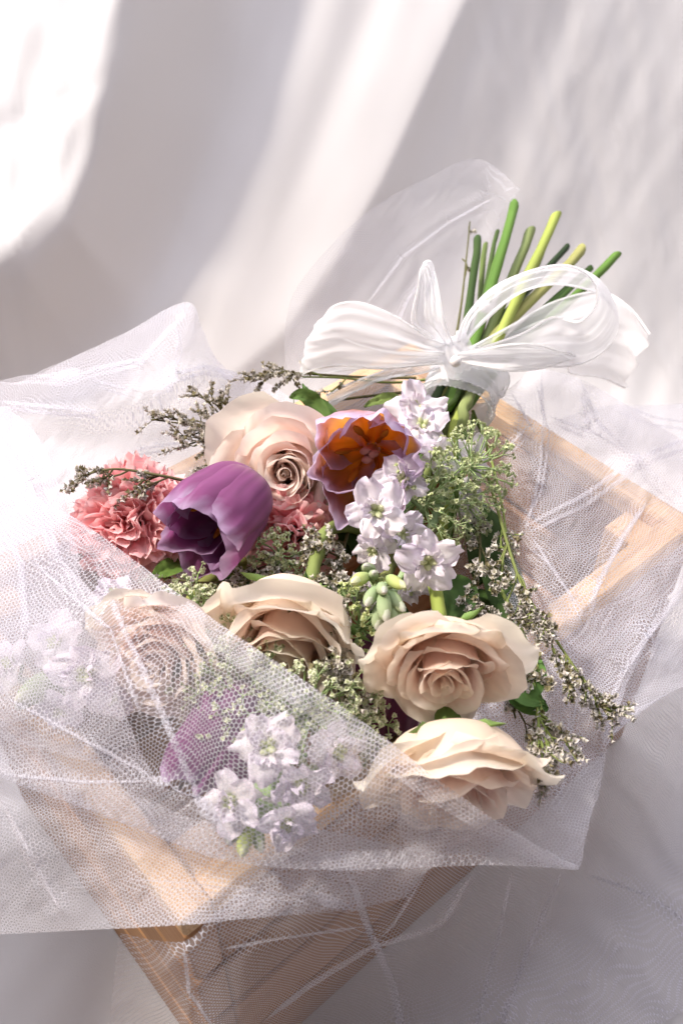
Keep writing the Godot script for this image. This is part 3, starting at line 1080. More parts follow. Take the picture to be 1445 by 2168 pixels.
	for s in [[964, 765, 0.076, 0.0027], [1026, 650, 0.07, 0.0032]]:
		var pb := Buf.new()
		pb.ball(at(s[0], s[1], s[2]) - knot, Vector3.ONE * s[3], Vector3.UP, 14, 20, Color.WHITE, Color.WHITE)
		obj("pearl", pb, M.pearl, o)

# ---------------------------------------------------------------- the scene
func _ready() -> void:
	var cam := Camera3D.new()
	cam.name = "camera"
	cam.position = Vector3(0, EYE_HEIGHT, 0)
	cam.rotation_degrees = Vector3(-PITCH, 0, 0)
	cam.fov = rad_to_deg(2.0 * atan(1084.0 / LENS))
	cam.near = 0.01
	cam.far = 50.0
	var lens := CameraAttributesPhysical.new()
	lens.frustum_focal_length = 23.0
	lens.frustum_focus_distance = 0.41
	lens.exposure_aperture = 8.0
	cam.attributes = lens
	cam.fov = rad_to_deg(2.0 * atan(1084.0 / LENS))
	add_child(cam)
	var env := Environment.new()
	env.background_mode = Environment.BG_SKY
	var sky_mat := ProceduralSkyMaterial.new()
	sky_mat.sky_top_color = Color(0.90, 0.89, 0.93)
	sky_mat.sky_horizon_color = Color(0.88, 0.88, 0.91)
	sky_mat.ground_bottom_color = Color(0.55, 0.52, 0.5)
	sky_mat.ground_horizon_color = Color(0.8, 0.78, 0.76)
	var sky := Sky.new()
	sky.sky_material = sky_mat
	env.sky = sky
	env.background_energy_multiplier = 1.8
	env.tonemap_mode = Environment.TONE_MAPPER_LINEAR
	env.tonemap_exposure = 2.1
	env.sdfgi_enabled = true
	env.ssao_enabled = true
	env.ssil_enabled = true
	var we := WorldEnvironment.new()
	we.name = "world_environment"
	we.environment = env
	add_child(we)
	var sun := DirectionalLight3D.new()
	sun.name = "sun"
	sun.light_energy = 0.72
	sun.light_color = Color(1.0, 0.955, 0.90)
	sun.light_angular_distance = 6.0
	sun.shadow_enabled = true
	add_child(sun)
	sun.look_at_from_position(Vector3(-0.62, 0.76, -0.14), Vector3.ZERO)

	make_materials()
	bind_point = at(985, 812, 0.04)
	bind_axis = (at(1128, 520, 0.05) - at(968, 850, 0.038)).normalized()
	build_light_blocks()
	build_sheet()
	build_crate()
	build_tulle()
	build_flowers()
	build_bow()

func build_tulle() -> void:
	# the large wrap lying on the left, under and beside the flowers
	tulle("tulle rising to a peak above the pink carnation at the left", [
		[[-200, 800, .02], [0, 805, .025], [110, 775, .04], [250, 712, .046], [392, 640, .056], [430, 700, .046], [466, 782, .026], [540, 802, .012]],
		[[-200, 870, .03], [0, 850, .035], [120, 838, .045], [250, 850, .04], [372, 790, .05], [435, 785, .042], [510, 800, .022], [600, 830, .01]],
		[[-200, 980, .03], [0, 960, .034], [120, 950, .03], [230, 940, .022], [330, 920, .02], [410, 900, .012], [520, 900, .008], [640, 900, .006]],
		[[-200, 1150, .03], [0, 1120, .034], [90, 1100, .03], [170, 1090, .022], [260, 1080, .012], [380, 1060, .008], [520, 1050, .006], [660, 1020, .005]],
		[[-200, 1400, .03], [0, 1350, .03], [120, 1330, .024], [230, 1300, .013], [330, 1250, .009], [450, 1220, .006], [560, 1200, .005], [700, 1150, .004]],
		[[-200, 1600, .01], [0, 1540, .012], [150, 1500, .009], [280, 1470, .007], [380, 1430, .006], [480, 1400, .005], [600, 1350, .004], [740, 1300, .004]]],
		[[[V(110, 800), V(300, 760), V(392, 660)], 14, 1.7, .002], [[V(20, 800), V(140, 790), V(300, 830)], 10, 1.6, .002], [[V(0, 850), V(120, 862), V(210, 872)], 12, 1.7, .002], [[V(385, 650), V(375, 740), V(360, 830)], 8, 1.5, .001], [[V(330, 830), V(380, 790), V(430, 778), V(520, 795)], 12, 1.8, .002], [[V(230, 1000), V(300, 950), V(420, 930)], 9, 1.6, .001], [[V(60, 950), V(90, 1050), V(140, 1150)], 14, 1.7, .002]],
		.004, 3.0, "net", 190, 230, 2)
	tulle("dense white tulle heaped at the left edge over the pale stock", [
		[[-220, 860, .034], [-60, 850, .038], [40, 880, .04], [100, 960, .04], [140, 1060, .04]],
		[[-220, 980, .036], [-60, 960, .04], [40, 980, .042], [100, 1040, .042], [150, 1120, .042]],
		[[-220, 1120, .036], [-60, 1100, .04], [40, 1120, .044], [115, 1160, .046], [180, 1210, .046]],
		[[-220, 1300, .034], [-60, 1280, .04], [40, 1290, .044], [140, 1310, .046], [225, 1345, .046]],
		[[-220, 1480, .03], [-60, 1440, .035], [60, 1450, .038], [160, 1470, .038], [262, 1500, .036]],
		[[-220, 1600, .018], [-60, 1560, .02], [60, 1580, .022], [180, 1610, .022], [330, 1660, .02]]],
		[[[V(-20, 900), V(60, 1020), V(120, 1180), V(240, 1330)], 16, 1.8, .003], [[V(-40, 1060), V(40, 1180), V(60, 1340)], 18, 1.7, .003], [[V(90, 1110), V(190, 1240), V(330, 1470)], 12, 1.7, .002]],
		.004, 9.0, "net", 150, 150, 2)
	# the flap folded over the lower left of the flowers
	tulle("tulle flap drawn across the lower flowers, its edge running diagonally", [
		[[-135, 1000, .046], [130, 1140, .052], [306, 1268, .058], [474, 1392, .064], [622, 1494, .062], [770, 1598, .052], [925, 1706, .046], [1080, 1795, .03], [1224, 1838, .011]],
		[[-120, 960, .05], [150, 1100, .056], [330, 1228, .062], [500, 1350, .068], [650, 1450, .066], [800, 1555, .056], [950, 1670, .05], [1100, 1770, .034], [1228, 1836, .012]],
		[[-150, 1250, .04], [100, 1330, .055], [250, 1420, .058], [400, 1510, .06], [560, 1600, .056], [720, 1680, .046], [880, 1750, .032], [1080, 1800, .022], [1226, 1838, .01]],
		[[-150, 1500, .026], [60, 1560, .034], [200, 1620, .038], [350, 1700, .038], [520, 1760, .036], [700, 1790, .028], [880, 1805, .022], [1060, 1822, .016], [1224, 1840, .008]],
		[[-150, 1600, .016], [30, 1660, .02], [180, 1712, .022], [330, 1770, .022], [480, 1822, .022], [680, 1842, .02], [860, 1838, .016], [1050, 1832, .01], [1222, 1842, .006]],
		[[-150, 1480, .012], [40, 1560, .014], [180, 1640, .014], [330, 1700, .014], [480, 1760, .018], [680, 1800, .017], [860, 1800, .0135], [1050, 1815, .008], [1215, 1835, .004]]],
		[[[V(200, 1190), V(330, 1480), V(420, 1690), V(500, 1800)], 16, 1.9, .002], [[V(0, 1470), V(130, 1540), V(350, 1660), V(480, 1740)], 11, 1.7, .002], [[V(0, 1640), V(180, 1655), V(400, 1655)], 9, 1.7, .001], [[V(60, 1180), V(230, 1330), V(300, 1520)], 14, 1.7, .002]],
		.0025, 17.0, "net_flap", 230, 280, 1)
	tulle("lower layer of tulle over the near crate corner, hem almost level", [
		[[-150, 1480, .004], [100, 1560, .006], [300, 1650, .008], [500, 1720, .008], [700, 1760, .008], [850, 1790, .006], [950, 1810, .005]],
		[[-150, 1700, -.01], [60, 1750, 0.0], [260, 1800, .006], [430, 1840, .008], [620, 1860, .006], [780, 1860, .002], [900, 1850, 0.0]],
		[[-150, 1985, -.04], [0, 1978, -.035], [200, 1968, -.01], [385, 1958, .007], [560, 1942, .004], [720, 1930, -.004], [860, 1900, -.01]]],
		[[[V(0, 1690), V(60, 1800), V(130, 1930)], 13, 1.7, .002], [[V(250, 1860), V(400, 1870), V(560, 1890), V(720, 1905)], 14, 1.1, .002], [[V(560, 1840), V(650, 1880), V(780, 1940)], 9, 1.6, .001]],
		.003, 25.0, "net", 150, 230, 2)
	# the wrap on the right, lying under the flowers and over the far corner of the crate
	tulle("tulle spread over the right corner of the crate beside the sea lavender", [
		[[1010, 860, .012], [1080, 820, .03], [1130, 782, .045], [1200, 792, .045], [1280, 830, .04], [1360, 880, .03], [1445, 930, .02], [1600, 1000, .01]],
		[[960, 1000, .01], [1040, 960, .02], [1110, 940, .03], [1200, 940, .03], [1290, 980, .028], [1380, 1030, .022], [1470, 1080, .016], [1600, 1150, .004]],
		[[940, 1150, .008], [1040, 1120, .012], [1110, 1110, .026], [1200, 1100, .03], [1300, 1110, .026], [1390, 1140, .02], [1480, 1180, .01], [1600, 1250, -.02]],
		[[900, 1350, .006], [1030, 1300, .01], [1120, 1290, .02], [1210, 1300, .022], [1300, 1300, .018], [1390, 1310, .010], [1470, 1330, 0.0], [1560, 1380, -.02]],
		[[860, 1550, .005], [1000, 1520, .008], [1100, 1500, .014], [1200, 1500, .016], [1280, 1490, .014], [1340, 1490, .008], [1400, 1470, .004], [1450, 1450, 0.0]],
		[[840, 1720, .004], [980, 1720, .006], [1080, 1710, .008], [1150, 1690, .012], [1220, 1650, .012], [1260, 1620, .010], [1290, 1560, .008], [1310, 1530, .006]],
		[[860, 1800, .003], [1000, 1810, .004], [1100, 1820, .006], [1170, 1830, .008], [1225, 1834, .008], [1238, 1780, .01], [1250, 1730, .01], [1265, 1690, .008]]],
		[[[V(1145, 790), V(1150, 900), V(1140, 1020), V(1115, 1110)], 7, 1.8, .002], [[V(1080, 830), V(1120, 900), V(1060, 960)], 10, 1.5, .002], [[V(1230, 810), V(1260, 890), V(1330, 950), V(1360, 980)], 12, 1.8, .002], [[V(1160, 880), V(1260, 920), V(1360, 985), V(1450, 1060)], 10, 1.7, .002], [[V(1110, 1115), V(1230, 1050), V(1350, 970), V(1450, 930)], 10, 1.9, .002], [[V(1370, 1060), V(1320, 1130), V(1280, 1210), V(1240, 1290)], 12, 1.8, .002], [[V(1120, 1130), V(1180, 1220), V(1240, 1310)], 10, 1.6, .001], [[V(1445, 1240), V(1380, 1330), V(1320, 1420), V(1260, 1560)], 12, 1.9, .003], [[V(1340, 1310), V(1390, 1340), V(1380, 1400)], 7, 1.7, .002], [[V(1220, 1480), V(1200, 1600), V(1180, 1720)], 9, 1.6, .001]],
		.0035, 31.0, "net", 250, 210, 2)
	tulle("tulle hanging over the front of the crate down to the sheet", [
		[[255, 1976, -.025], [392, 1992, -.004], [470, 1912, .003], [640, 1760, .006], [820, 1640, .006], [1020, 1500, .006], [1220, 1330, .006], [1420, 1170, .006], [1560, 1060, .0]],
		[[245, 2045, -.06], [375, 2040, -.014], [480, 1985, -.006], [660, 1860, -.002], [860, 1730, -.002], [1070, 1570, -.002], [1270, 1410, -.002], [1470, 1250, -.002], [1620, 1140, -.01]],
		[[235, 2140, -.1], [365, 2135, -.065], [440, 2150, -.06], [700, 2000, -.065], [910, 1890, -.065], [1120, 1740, -.065], [1320, 1590, -.065], [1520, 1440, -.065], [1680, 1320, -.07]],
		[[220, 2330, -.17], [350, 2330, -.165], [450, 2320, -.178], [760, 2160, -.179], [980, 2060, -.179], [1190, 1930, -.179], [1400, 1780, -.179], [1600, 1640, -.179], [1780, 1500, -.13]],
		[[200, 2500, -.182], [330, 2500, -.18], [440, 2520, -.183], [820, 2420, -.184], [1060, 2330, -.184], [1300, 2220, -.184], [1540, 2080, -.184], [1740, 1900, -.184], [1900, 1760, -.184]]],
		[[[V(735, 1840), V(785, 1980), V(830, 2080), V(855, 2200)], 17, 2.0, .003], [[V(1000, 1850), V(930, 1960), V(780, 2010), V(650, 2090), V(560, 2160)], 12, 1.9, .002], [[V(1085, 1840), V(1050, 2000), V(1000, 2200)], 12, 1.7, .002], [[V(1190, 1840), V(1120, 2000), V(1050, 2200)], 14, 1.7, .002], [[V(470, 2010), V(600, 1985), V(760, 1965)], 9, 1.8, .002], [[V(1240, 1850), V(1380, 1900), V(1460, 1960)], 14, 1.6, .002], [[V(390, 2010), V(400, 2100), V(470, 2200)], 10, 1.7, .002], [[V(900, 1850), V(830, 1960), V(790, 2000)], 9, 1.6, .001]],
		.004, 41.0, "net_dense", 200, 250, 1)
	tulle("faint single veil of tulle standing behind the bow and stems", [
		[[700, 900, .005], [610, 790, .02], [614, 640, .05], [690, 530, .07], [790, 440, .08], [900, 380, .085], [1010, 335, .085], [1100, 400, .08]],
		[[770, 900, 0.002], [700, 800, .02], [700, 680, .04], [770, 580, .055], [850, 500, .06], [940, 440, .065], [1020, 400, .07], [1080, 430, .07]],
		[[860, 890, 0.002], [820, 800, .01], [820, 700, .022], [860, 620, .03], [900, 560, .035], [960, 500, .04], [1020, 460, .045], [1060, 450, .055]],
		[[950, 880, 0.002], [930, 800, .006], [935, 750, .012], [950, 700, .014], [970, 650, .016], [990, 600, .02], [1020, 560, .025], [1050, 520, .03]]],
		[[[V(780, 640), V(850, 545), V(950, 470), V(1040, 420)], 8, 1.6, .001], [[V(810, 760), V(860, 640), V(890, 590)], 10, 1.6, .002]],
		.002, 51.0, "net_fine", 120, 210, 1)
	tulle("tulle trailing off behind the crate at the right edge", [
		[[1120, 910, -.03], [1270, 862, -.03], [1400, 856, -.035], [1560, 848, -.04]],
		[[1120, 1010, -.05], [1270, 980, -.05], [1400, 970, -.05], [1560, 960, -.06]],
		[[1120, 1160, -.10], [1270, 1130, -.10], [1400, 1110, -.10], [1560, 1100, -.11]]],
		[[[V(1300, 870), V(1380, 900), V(1460, 910)], 9, 1.6, .002]],
		.003, 61.0, "net", 60, 110)

func build_flowers() -> void:
	var cream := hue(0.98, 0.89, 0.82)
	var blush := hue(0.98, 0.71, 0.63)
	var warm := hue(0.98, 0.89, 0.80)
	# cut ends, far past the binding
	var ends := []
	for e in [[1090, 436, .062], [1178, 458, .062], [1120, 492, .05], [1228, 532, .05], [1300, 540, .046], [1012, 508, .05], [1196, 526, .04], [1050, 494, .045], [1244, 572, .04], [1045, 560, .04], [1000, 470, .05], [1030, 520, .038], [1150, 520, .04]]:
		ends.append(at(e[0], e[1], e[2]))
	var k_end := 0
	for st in [[.0028, hue(.13, .25, .05)], [.0028, hue(.36, .43, .10)], [.0030, hue(.22, .27, .11)], [.0030, hue(.38, .38, .14)], [.0024, hue(.13, .24, .05)], [.0023, hue(.055, .10, .03)], [.0020, hue(.03, .05, .025)], [.0014, hue(.08, .13, .04)], [.0020, hue(.08, .15, .04)], [.0030, hue(.22, .20, .08)], [.001, hue(.1, .1, .04)], [.0016, hue(.16, .22, .07)], [.0026, hue(.28, .33, .12)]]:
		styles[ends[k_end]] = st
		k_end += 1
	var lime := hue(0.25, 0.32, 0.07)
	var mid := hue(0.09, 0.17, 0.035)
	rose("blush rose facing out between the two upright purple tulips", at(602, 1003, .054), way(-.10, -.14, .98), 1.0, 0.3, 101, 0.6, [cream, blush], [[250, 28, 50, .047, .024], [110, 22, 60, .045, .023]], V(-.004, .006), ends[0], mid, 22.0)
	rose("pale rose seen from its side under the tulle at the left", at(322, 1408, .042), way(-.22, -.42, .88), 0.86, 0.35, 102, 1.4, [cream, blush], [[300, 25, 50, .044, .023]], V(-.009, -.002), ends[3], lime)
	rose("cream rose tipped forward above the tulle edge with a rolled outer petal", at(594, 1392, .042), way(-.25, -.66, .72), 1.0, 0.1, 103, 0.1, [warm, blush], [[262, 6, 150, .050, .030], [190, 20, 60, .045, .022], [330, 10, 70, .045, .024]], V(.002, -.003), ends[2], lime)
	rose("wide open cream rose below the stock flowers", at(940, 1452, .05), way(-.02, -.62, .78), 0.80, 0.7, 104, 0.0, [warm, blush], [[268, 16, 70, .046, .030], [205, 30, 70, .046, .025], [335, 36, 70, .047, .025]], V(.006, .004), ends[1], lime)
	rose("lowest cream rose nodding forward at the end of the bouquet", at(966, 1700, .026), way(.03, -.80, .6), 0.95, 0.5, 105, 0.0, [warm, blush], [[265, 10, 60, .050, .032], [205, 30, 50, .046, .022], [330, 24, 60, .048, .026]], V(.009, -.004), ends[4], mid)

	var plum := {"base": hue(0.42, 0.34, 0.36), "body": hue(0.27, 0.085, 0.23), "edge": hue(0.52, 0.36, 0.56), "edge_width": 0.13, "in_base": hue(0.50, 0.30, 0.34), "in_body": hue(0.34, 0.10, 0.27), "in_edge": 0.16}
	var violet := {"base": hue(0.42, 0.30, 0.4), "body": hue(0.46, 0.28, 0.54), "edge": hue(0.76, 0.64, 0.84), "edge_width": 0.26, "in_base": hue(1.0, 0.52, 0.05), "in_body": hue(0.48, 0.14, 0.14), "in_edge": 0.46, "in_to": 0.9}
	tulip("dark plum tulip with half closed petals beside the pink carnation", at(440, 1108, .055), way(-.46, -.5, .73), 1.0, 201, 0.55, plum, {"lean": 7.0, "curl": -24.0, "wave": 0.004, "thin": true, "curl_noise": 0.35, "len": 0.053, "width": 0.0235}, V(-.007, .001), ends[5])
	tulip("wide open violet tulip showing its orange heart", at(774, 972, .062), way(-.12, -.2, .97), 0.95, 202, 0.2, violet, {"lean": 16.0, "curl": -26.0, "wave": 0.0045, "thin": true, "curl_noise": 0.3, "len": 0.056}, V(-.001, .008), ends[7])
	tulip("purple tulip lying low under the tulle beside the lower stock", at(455, 1590, .02), way(-.5, -.8, .3), 0.85, 203, 0.1, plum, {"lean": 2.0, "curl": -22.0, "wave": 0.003}, V(-.006, -.008), ends[8])
	tulip("maroon tulip low among the blooms left of the wide open cream rose", at(790, 1490, .012), way(-.1, -.9, .3), 0.85, 204, 0.4, {"base": hue(0.3, 0.2, 0.18), "body": hue(0.17, 0.04, 0.09), "edge": hue(0.26, 0.1, 0.16), "edge_width": 0.1, "in_base": hue(0.2, 0.05, 0.06), "in_body": hue(0.17, 0.04, 0.08)}, {"lean": 2.0, "curl": -18.0, "wave": 0.003}, V(0, -.008), ends[9])

	carnation("coral pink carnation at the left of the plum tulip", at(262, 1106, .038), way(-.3, .05, .95), 1.2, 301, 84, V(-.01, .002), ends[6])
	carnation("red coral carnation half hidden between plum tulip and blush rose", at(618, 1140, .034), way(.1, -.2, .97), 0.9, 302, 40, V(.002, -.006), ends[11])

	stock("pale stock spike with green buds above the wide open rose", [[950, 960, .03], [935, 1050, .036], [905, 1130, .04], [860, 1200, .044], [822, 1275, .047]],
		[[800, 1082, .064, -.2, .05, .97, 1.12], [902, 1182, .06, .1, -.3, .95, 1.1], [892, 905, .05, .0, .4, .9, 1.0], [918, 965, .05, .5, .3, .8, 1.0], [990, 970, .04, .6, .2, .8, .85], [795, 1160, .045, -.5, -.5, .7, .8], [985, 1060, .035, .8, .0, .6, .85], [860, 1240, .036, .3, -.6, .6, .8], [775, 1255, .034, -.5, -.4, .7, .75], [846, 1020, .056, .2, .3, .92, 1.0], [850, 1128, .05, .1, -.1, .98, .95], [880, 870, .052, -.1, .3, .95, 1.1]],
		[[762, 1226, .056, -.6, -.2, .8, 1.0, 1], [835, 1232, .056, .5, -.3, .8, .95, 1], [790, 1218, .054, -.1, .2, .9, .8], [786, 1262, .054, -.4, -.5, .7, 1.0], [812, 1282, .055, .0, -.8, .6, 1.1], [836, 1272, .053, .4, -.6, .7, 1.0], [808, 1246, .058, 0, -.2, .98, .9], [834, 1302, .05, .2, -.9, .4, 1.1], [800, 1300, .05, -.2, -.9, .4, 1.0], [780, 1204, .052, -.4, .2, .9, .9]],
		401, V(.008, .007), ends[12])
	stock("lilac stock lying under the tulle at the bottom of the bouquet", [[640, 1480, .02], [620, 1580, .024], [590, 1660, .024], [550, 1730, .022], [520, 1770, .02]],
		[[572, 1580, .042, -.15, .2, .95, 1.15], [705, 1590, .034, .6, .1, .8, 1.0], [632, 1650, .036, .2, -.5, .8, 1.0], [495, 1690, .032, -.4, -.1, .9, .95], [605, 1735, .03, .2, -.3, .9, .85], [555, 1700, .026, -.1, -.4, .9, .7]],
		[[520, 1772, .024, -.2, -.7, .6, 1.1, 1], [545, 1770, .022, .2, -.8, .5, .9], [500, 1760, .022, -.5, -.6, .6, .9]],
		402, V(.001, -.009), ends[8])
	stock("white stock wrapped deep in the tulle at the left edge", [[380, 1290, .012], [290, 1340, .02], [190, 1400, .022], [110, 1440, .02], [40, 1440, .02]],
		[[190, 1425, .036, -.2, .0, .97, 1.15], [125, 1365, .032, -.3, .4, .85, 1.0], [30, 1405, .028, -.5, .2, .8, .95], [245, 1262, .026, -.2, .5, .8, .8], [235, 1470, .026, .2, -.4, .85, .85], [130, 1500, .024, -.1, -.5, .8, .8]],
		[[88, 1455, .03, -.5, -.3, .8, 2.0], [60, 1480, .022, -.5, -.4, .7, 1.1]],
		403, V(-.012, -.004), ends[6])

	lace("open green lace flower in front of the stock by the stems", at(900, 1060, .04), way(.1, .1, .98), .019, 26, 1.25, 501, 7, hue(.72, .76, .5), at(985, 900, .03))
	lace("green lace flower between the stems and right hand stock", at(990, 990, .04), way(.35, .3, .85), .017, 24, 1.3, 502, 7, hue(.74, .78, .52), at(1000, 880, .03))
	lace("lace flower hanging at the right of the pale stock", at(965, 1055, .034), way(.4, -.2, .9), .017, 24, 1.3, 503, 7, hue(.72, .76, .5), at(1000, 900, .03))
	lace("small lace flower below the red coral carnation", at(590, 1175, .036), way(0, 0, 1), .010, 18, 1.2, 504, 6, hue(.76, .78, .55), at(640, 1120, .02))
	lace("large lace flower seen through the tulle left of the cream rose", at(466, 1400, .024), way(-.05, -.1, 1), .021, 34, 1.25, 505, 8, hue(.85, .86, .68), at(600, 1200, .01))
	lace("lace flower under the tulle edge above the lilac stock", at(520, 1480, .028), way(0, -.1, 1), .021, 34, 1.25, 506, 8, hue(.85, .86, .68), at(640, 1250, .01))
	lace("lace flower beside the tulle edge below the cream rose", at(660, 1500, .03), way(.1, -.1, 1), .02, 36, 1.3, 507, 9, hue(.85, .86, .68), at(700, 1300, .01))
	lace("lace flower between the rolled cream rose and the wide open rose", at(765, 1330, .03), way(.1, 0, 1), .017, 30, 1.3, 508, 8, hue(.70, .74, .42), at(800, 1150, .01))
	lace("lace flower tucked under the rolled cream rose and the plum tulip", at(420, 1290, .03), way(-.2, .1, 1), .014, 26, 1.3, 509, 8, hue(.85, .86, .68), at(600, 1150, .01))
	lace("lace flower at the shaded foot of the wide open cream rose", at(735, 1520, .024), way(.1, -.2, 1), .015, 30, 1.3, 510, 8, hue(.85, .86, .68), at(760, 1330, .01))

	sprig("sea lavender reaching out left of the blush rose", [[860, 830, .03], [700, 850, .03], [560, 890, .034], [470, 905, .04], [320, 888, .046]],
		[[322, 890, .046, 16], [362, 888, .045, 16], [400, 900, .044, 18], [440, 880, .046, 16], [380, 925, .042, 18], [425, 920, .044, 18], [440, 950, .042, 16], [372, 950, .04, 12], [410, 945, .04, 14], [455, 975, .04, 14], [435, 985, .038, 10], [420, 832, .05, 14], [445, 845, .05, 14], [470, 850, .05, 12], [470, 930, .04, 14]], 601)
	sprig("sea lavender lying along the top above the blush rose", [[880, 800, .036], [760, 798, .04], [660, 792, .046], [600, 790, .05], [530, 800, .052]],
		[[530, 800, .052, 12], [560, 805, .05, 14], [585, 790, .05, 12], [600, 810, .048, 12], [620, 795, .05, 10], [575, 790, .052, 10]], 602)
	sprig("single drooping sea lavender tip over the pink carnation", [[470, 1040, .05], [400, 1020, .056], [330, 1005, .06], [240, 993, .06], [165, 1010, .054]],
		[[168, 1010, .054, 12], [185, 1008, .055, 10], [208, 1020, .054, 16], [232, 1010, .056, 8], [275, 1052, .052, 16], [290, 1040, .054, 8], [315, 1030, .056, 10]], 603)
	sprig("long sea lavender running down the right side of the bouquet", [[1010, 930, .03], [1050, 1070, .034], [1100, 1230, .036], [1160, 1330, .034], [1220, 1420, .03], [1290, 1520, .024]],
		[[1300, 1522, .024, 16], [1280, 1500, .026, 18], [1262, 1490, .026, 16], [1240, 1475, .028, 14], [1212, 1465, .03, 16], [1205, 1440, .03, 14], [1230, 1450, .03, 12], [1160, 1340, .036, 20], [1145, 1325, .036, 22], [1120, 1310, .036, 22], [1095, 1290, .036, 20], [1070, 1280, .036, 16], [1110, 1280, .036, 18], [1175, 1395, .03, 12], [1060, 1240, .036, 18], [1035, 1250, .034, 16]], 604, 0.5)
	sprig("sea lavender tip hanging below the right side of the wide open rose", [[1060, 1250, .026], [1110, 1350, .028], [1130, 1450, .03], [1140, 1540, .028], [1150, 1630, .024]],
		[[1152, 1640, .024, 20], [1145, 1615, .025, 18], [1165, 1600, .025, 14], [1140, 1575, .027, 16], [1165, 1560, .027, 16], [1195, 1570, .024, 14], [1185, 1555, .025, 14], [1145, 1520, .028, 14], [1140, 1430, .03, 16], [1120, 1440, .03, 12], [1155, 1440, .03, 10]], 605, 0.8)
	sprig("sea lavender crowded between the rolled cream rose and the stock", [[760, 1050, .02], [730, 1150, .03], [710, 1230, .036], [700, 1320, .04], [720, 1440, .042]],
		[[650, 1185, .04, 22], [670, 1200, .04, 20], [645, 1165, .038, 16], [680, 1230, .042, 18], [720, 1200, .038, 18], [715, 1240, .042, 20], [655, 1130, .046, 16], [690, 1150, .046, 18], [668, 1165, .046, 16], [640, 1300, .05, 20], [665, 1290, .05, 18], [690, 1300, .05, 18], [715, 1290, .048, 18], [700, 1340, .048, 16], [730, 1395, .046, 20], [705, 1410, .048, 22], [690, 1430, .048, 20], [725, 1430, .046, 20], [745, 1470, .04, 20], [765, 1500, .036, 20], [730, 1510, .036, 18], [745, 1250, .04, 14]], 606)
	sprig("sea lavender beneath the plum tulip above the rolled cream rose", [[680, 1100, .018], [620, 1160, .026], [570, 1200, .032], [520, 1250, .036]],
		[[520, 1250, .036, 18], [545, 1240, .036, 20], [560, 1215, .036, 20], [580, 1200, .036, 18], [530, 1215, .034, 16], [505, 1225, .034, 14], [600, 1215, .036, 16], [320, 1215, .03, 8]], 607)
	sprig("dark sea lavender in the shade at the right of the pale stock", [[990, 950, .02], [1010, 1080, .024], [1015, 1180, .026], [1000, 1280, .026], [1060, 1400, .02]],
		[[1015, 1150, .028, 16], [1030, 1200, .03, 18], [1000, 1230, .028, 18], [985, 1270, .03, 18], [1010, 1270, .028, 16], [1040, 1310, .024, 16], [1060, 1350, .022, 16], [1075, 1400, .02, 16], [1090, 1520, .014, 14], [1110, 1530, .014, 12], [1070, 1340, .02, 14], [1020, 1090, .026, 12]], 608)
	sprig("fine green runner falling at the far right of the stems", [[1000, 870, .03], [1035, 960, .03], [1060, 1060, .03], [1072, 1140, .03]],
		[[1070, 1150, .03, 14], [1078, 1165, .03, 12], [1060, 1160, .03, 10]], 609, 0.9)
	sprig("thin bare twig leaning out left under the bow", [[930, 800, .034], [830, 810, .036], [720, 800, .044], [640, 798, .05]], [[640, 790, .05, 4], [700, 830, .044, 4]], 610, 0.6)
	sprig("thin brown twig sticking up left of the cut stems", [[960, 740, .04], [975, 650, .045], [985, 560, .05], [994, 470, .055]], [[992, 480, .055, 1], [978, 548, .05, 1]], 611, 0.1)

	var lf := thing("leaf_sprig", "fresh green leaves peeping out above the blush rose", "leaves", "leaf sprigs in the bouquet", Transform3D(Basis(), at(690, 880, .04)))
	leaf_into(lf, trace([[700, 900, .04], [668, 858, .045], [640, 838, .05], [612, 842, .05]], 6), .0045, way(0, .2, 1), hue(.11, .19, .05))
	leaf_into(lf, trace([[720, 900, .036], [690, 870, .04], [660, 850, .042], [640, 812, .04]], 6), .004, way(.3, .2, 1), hue(.10, .18, .05))
	leaf_into(lf, trace([[860, 860, .044], [830, 846, .046], [800, 850, .048], [770, 862, .05]], 6), .0035, way(0, .5, .8), hue(.16, .22, .06))
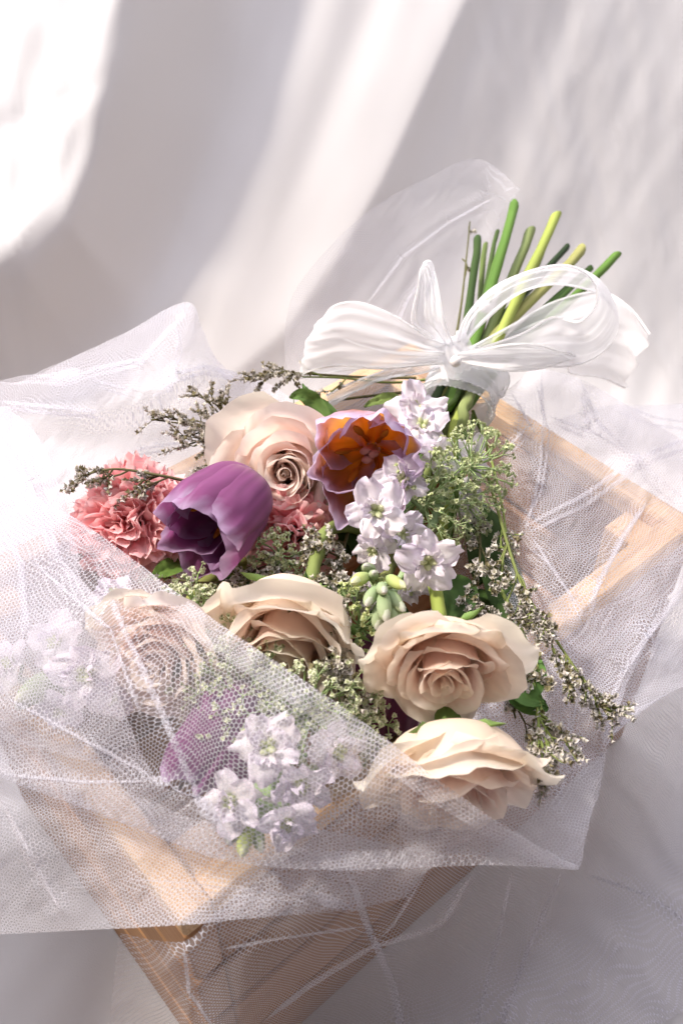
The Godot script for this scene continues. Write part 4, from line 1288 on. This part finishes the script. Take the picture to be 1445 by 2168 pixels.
	var lg := thing("leaf_sprig", "dark leaves in the shaded middle of the bouquet", "leaves", "leaf sprigs in the bouquet", Transform3D(Basis(), at(760, 1140, .014)))
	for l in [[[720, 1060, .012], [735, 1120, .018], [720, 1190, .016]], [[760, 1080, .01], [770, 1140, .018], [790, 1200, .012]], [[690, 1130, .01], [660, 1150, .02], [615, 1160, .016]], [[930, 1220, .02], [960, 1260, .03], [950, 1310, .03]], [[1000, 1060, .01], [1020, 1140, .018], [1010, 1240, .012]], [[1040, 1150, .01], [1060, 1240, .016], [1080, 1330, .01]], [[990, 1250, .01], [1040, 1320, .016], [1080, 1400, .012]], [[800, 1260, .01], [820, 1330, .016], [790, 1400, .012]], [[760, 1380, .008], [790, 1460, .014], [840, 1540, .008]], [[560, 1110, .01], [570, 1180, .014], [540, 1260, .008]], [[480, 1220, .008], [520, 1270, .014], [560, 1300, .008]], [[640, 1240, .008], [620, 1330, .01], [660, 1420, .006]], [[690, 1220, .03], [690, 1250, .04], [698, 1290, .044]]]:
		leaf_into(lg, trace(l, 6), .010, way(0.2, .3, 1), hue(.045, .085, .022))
	var lh := thing("leaf_sprig", "small green leaves right of the wide open cream rose", "leaves", "leaf sprigs in the bouquet", Transform3D(Basis(), at(1100, 1460, .024)))
	for l in [[[1080, 1440, .02], [1110, 1470, .03], [1150, 1490, .03]], [[1085, 1470, .02], [1120, 1490, .026], [1160, 1500, .024]], [[1110, 1380, .026], [1128, 1430, .03], [1132, 1480, .028]]]:
		leaf_into(lh, trace(l, 6), .005, way(0, .4, .9), hue(.10, .2, .05))
	var lj := thing("leaf_sprig", "narrow green leaf under the plum tulip by the pink carnation", "leaves", "leaf sprigs in the bouquet", Transform3D(Basis(), at(380, 1200, .02)))
	leaf_into(lj, trace([[400, 1190, .02], [360, 1205, .03], [322, 1222, .034]], 6), .005, way(0, .4, .9), hue(.14, .24, .05))
	leaf_into(lj, trace([[560, 1640, .026], [575, 1690, .03], [560, 1740, .026]], 6), .008, way(-.2, .2, .9), hue(.3, .42, .2))
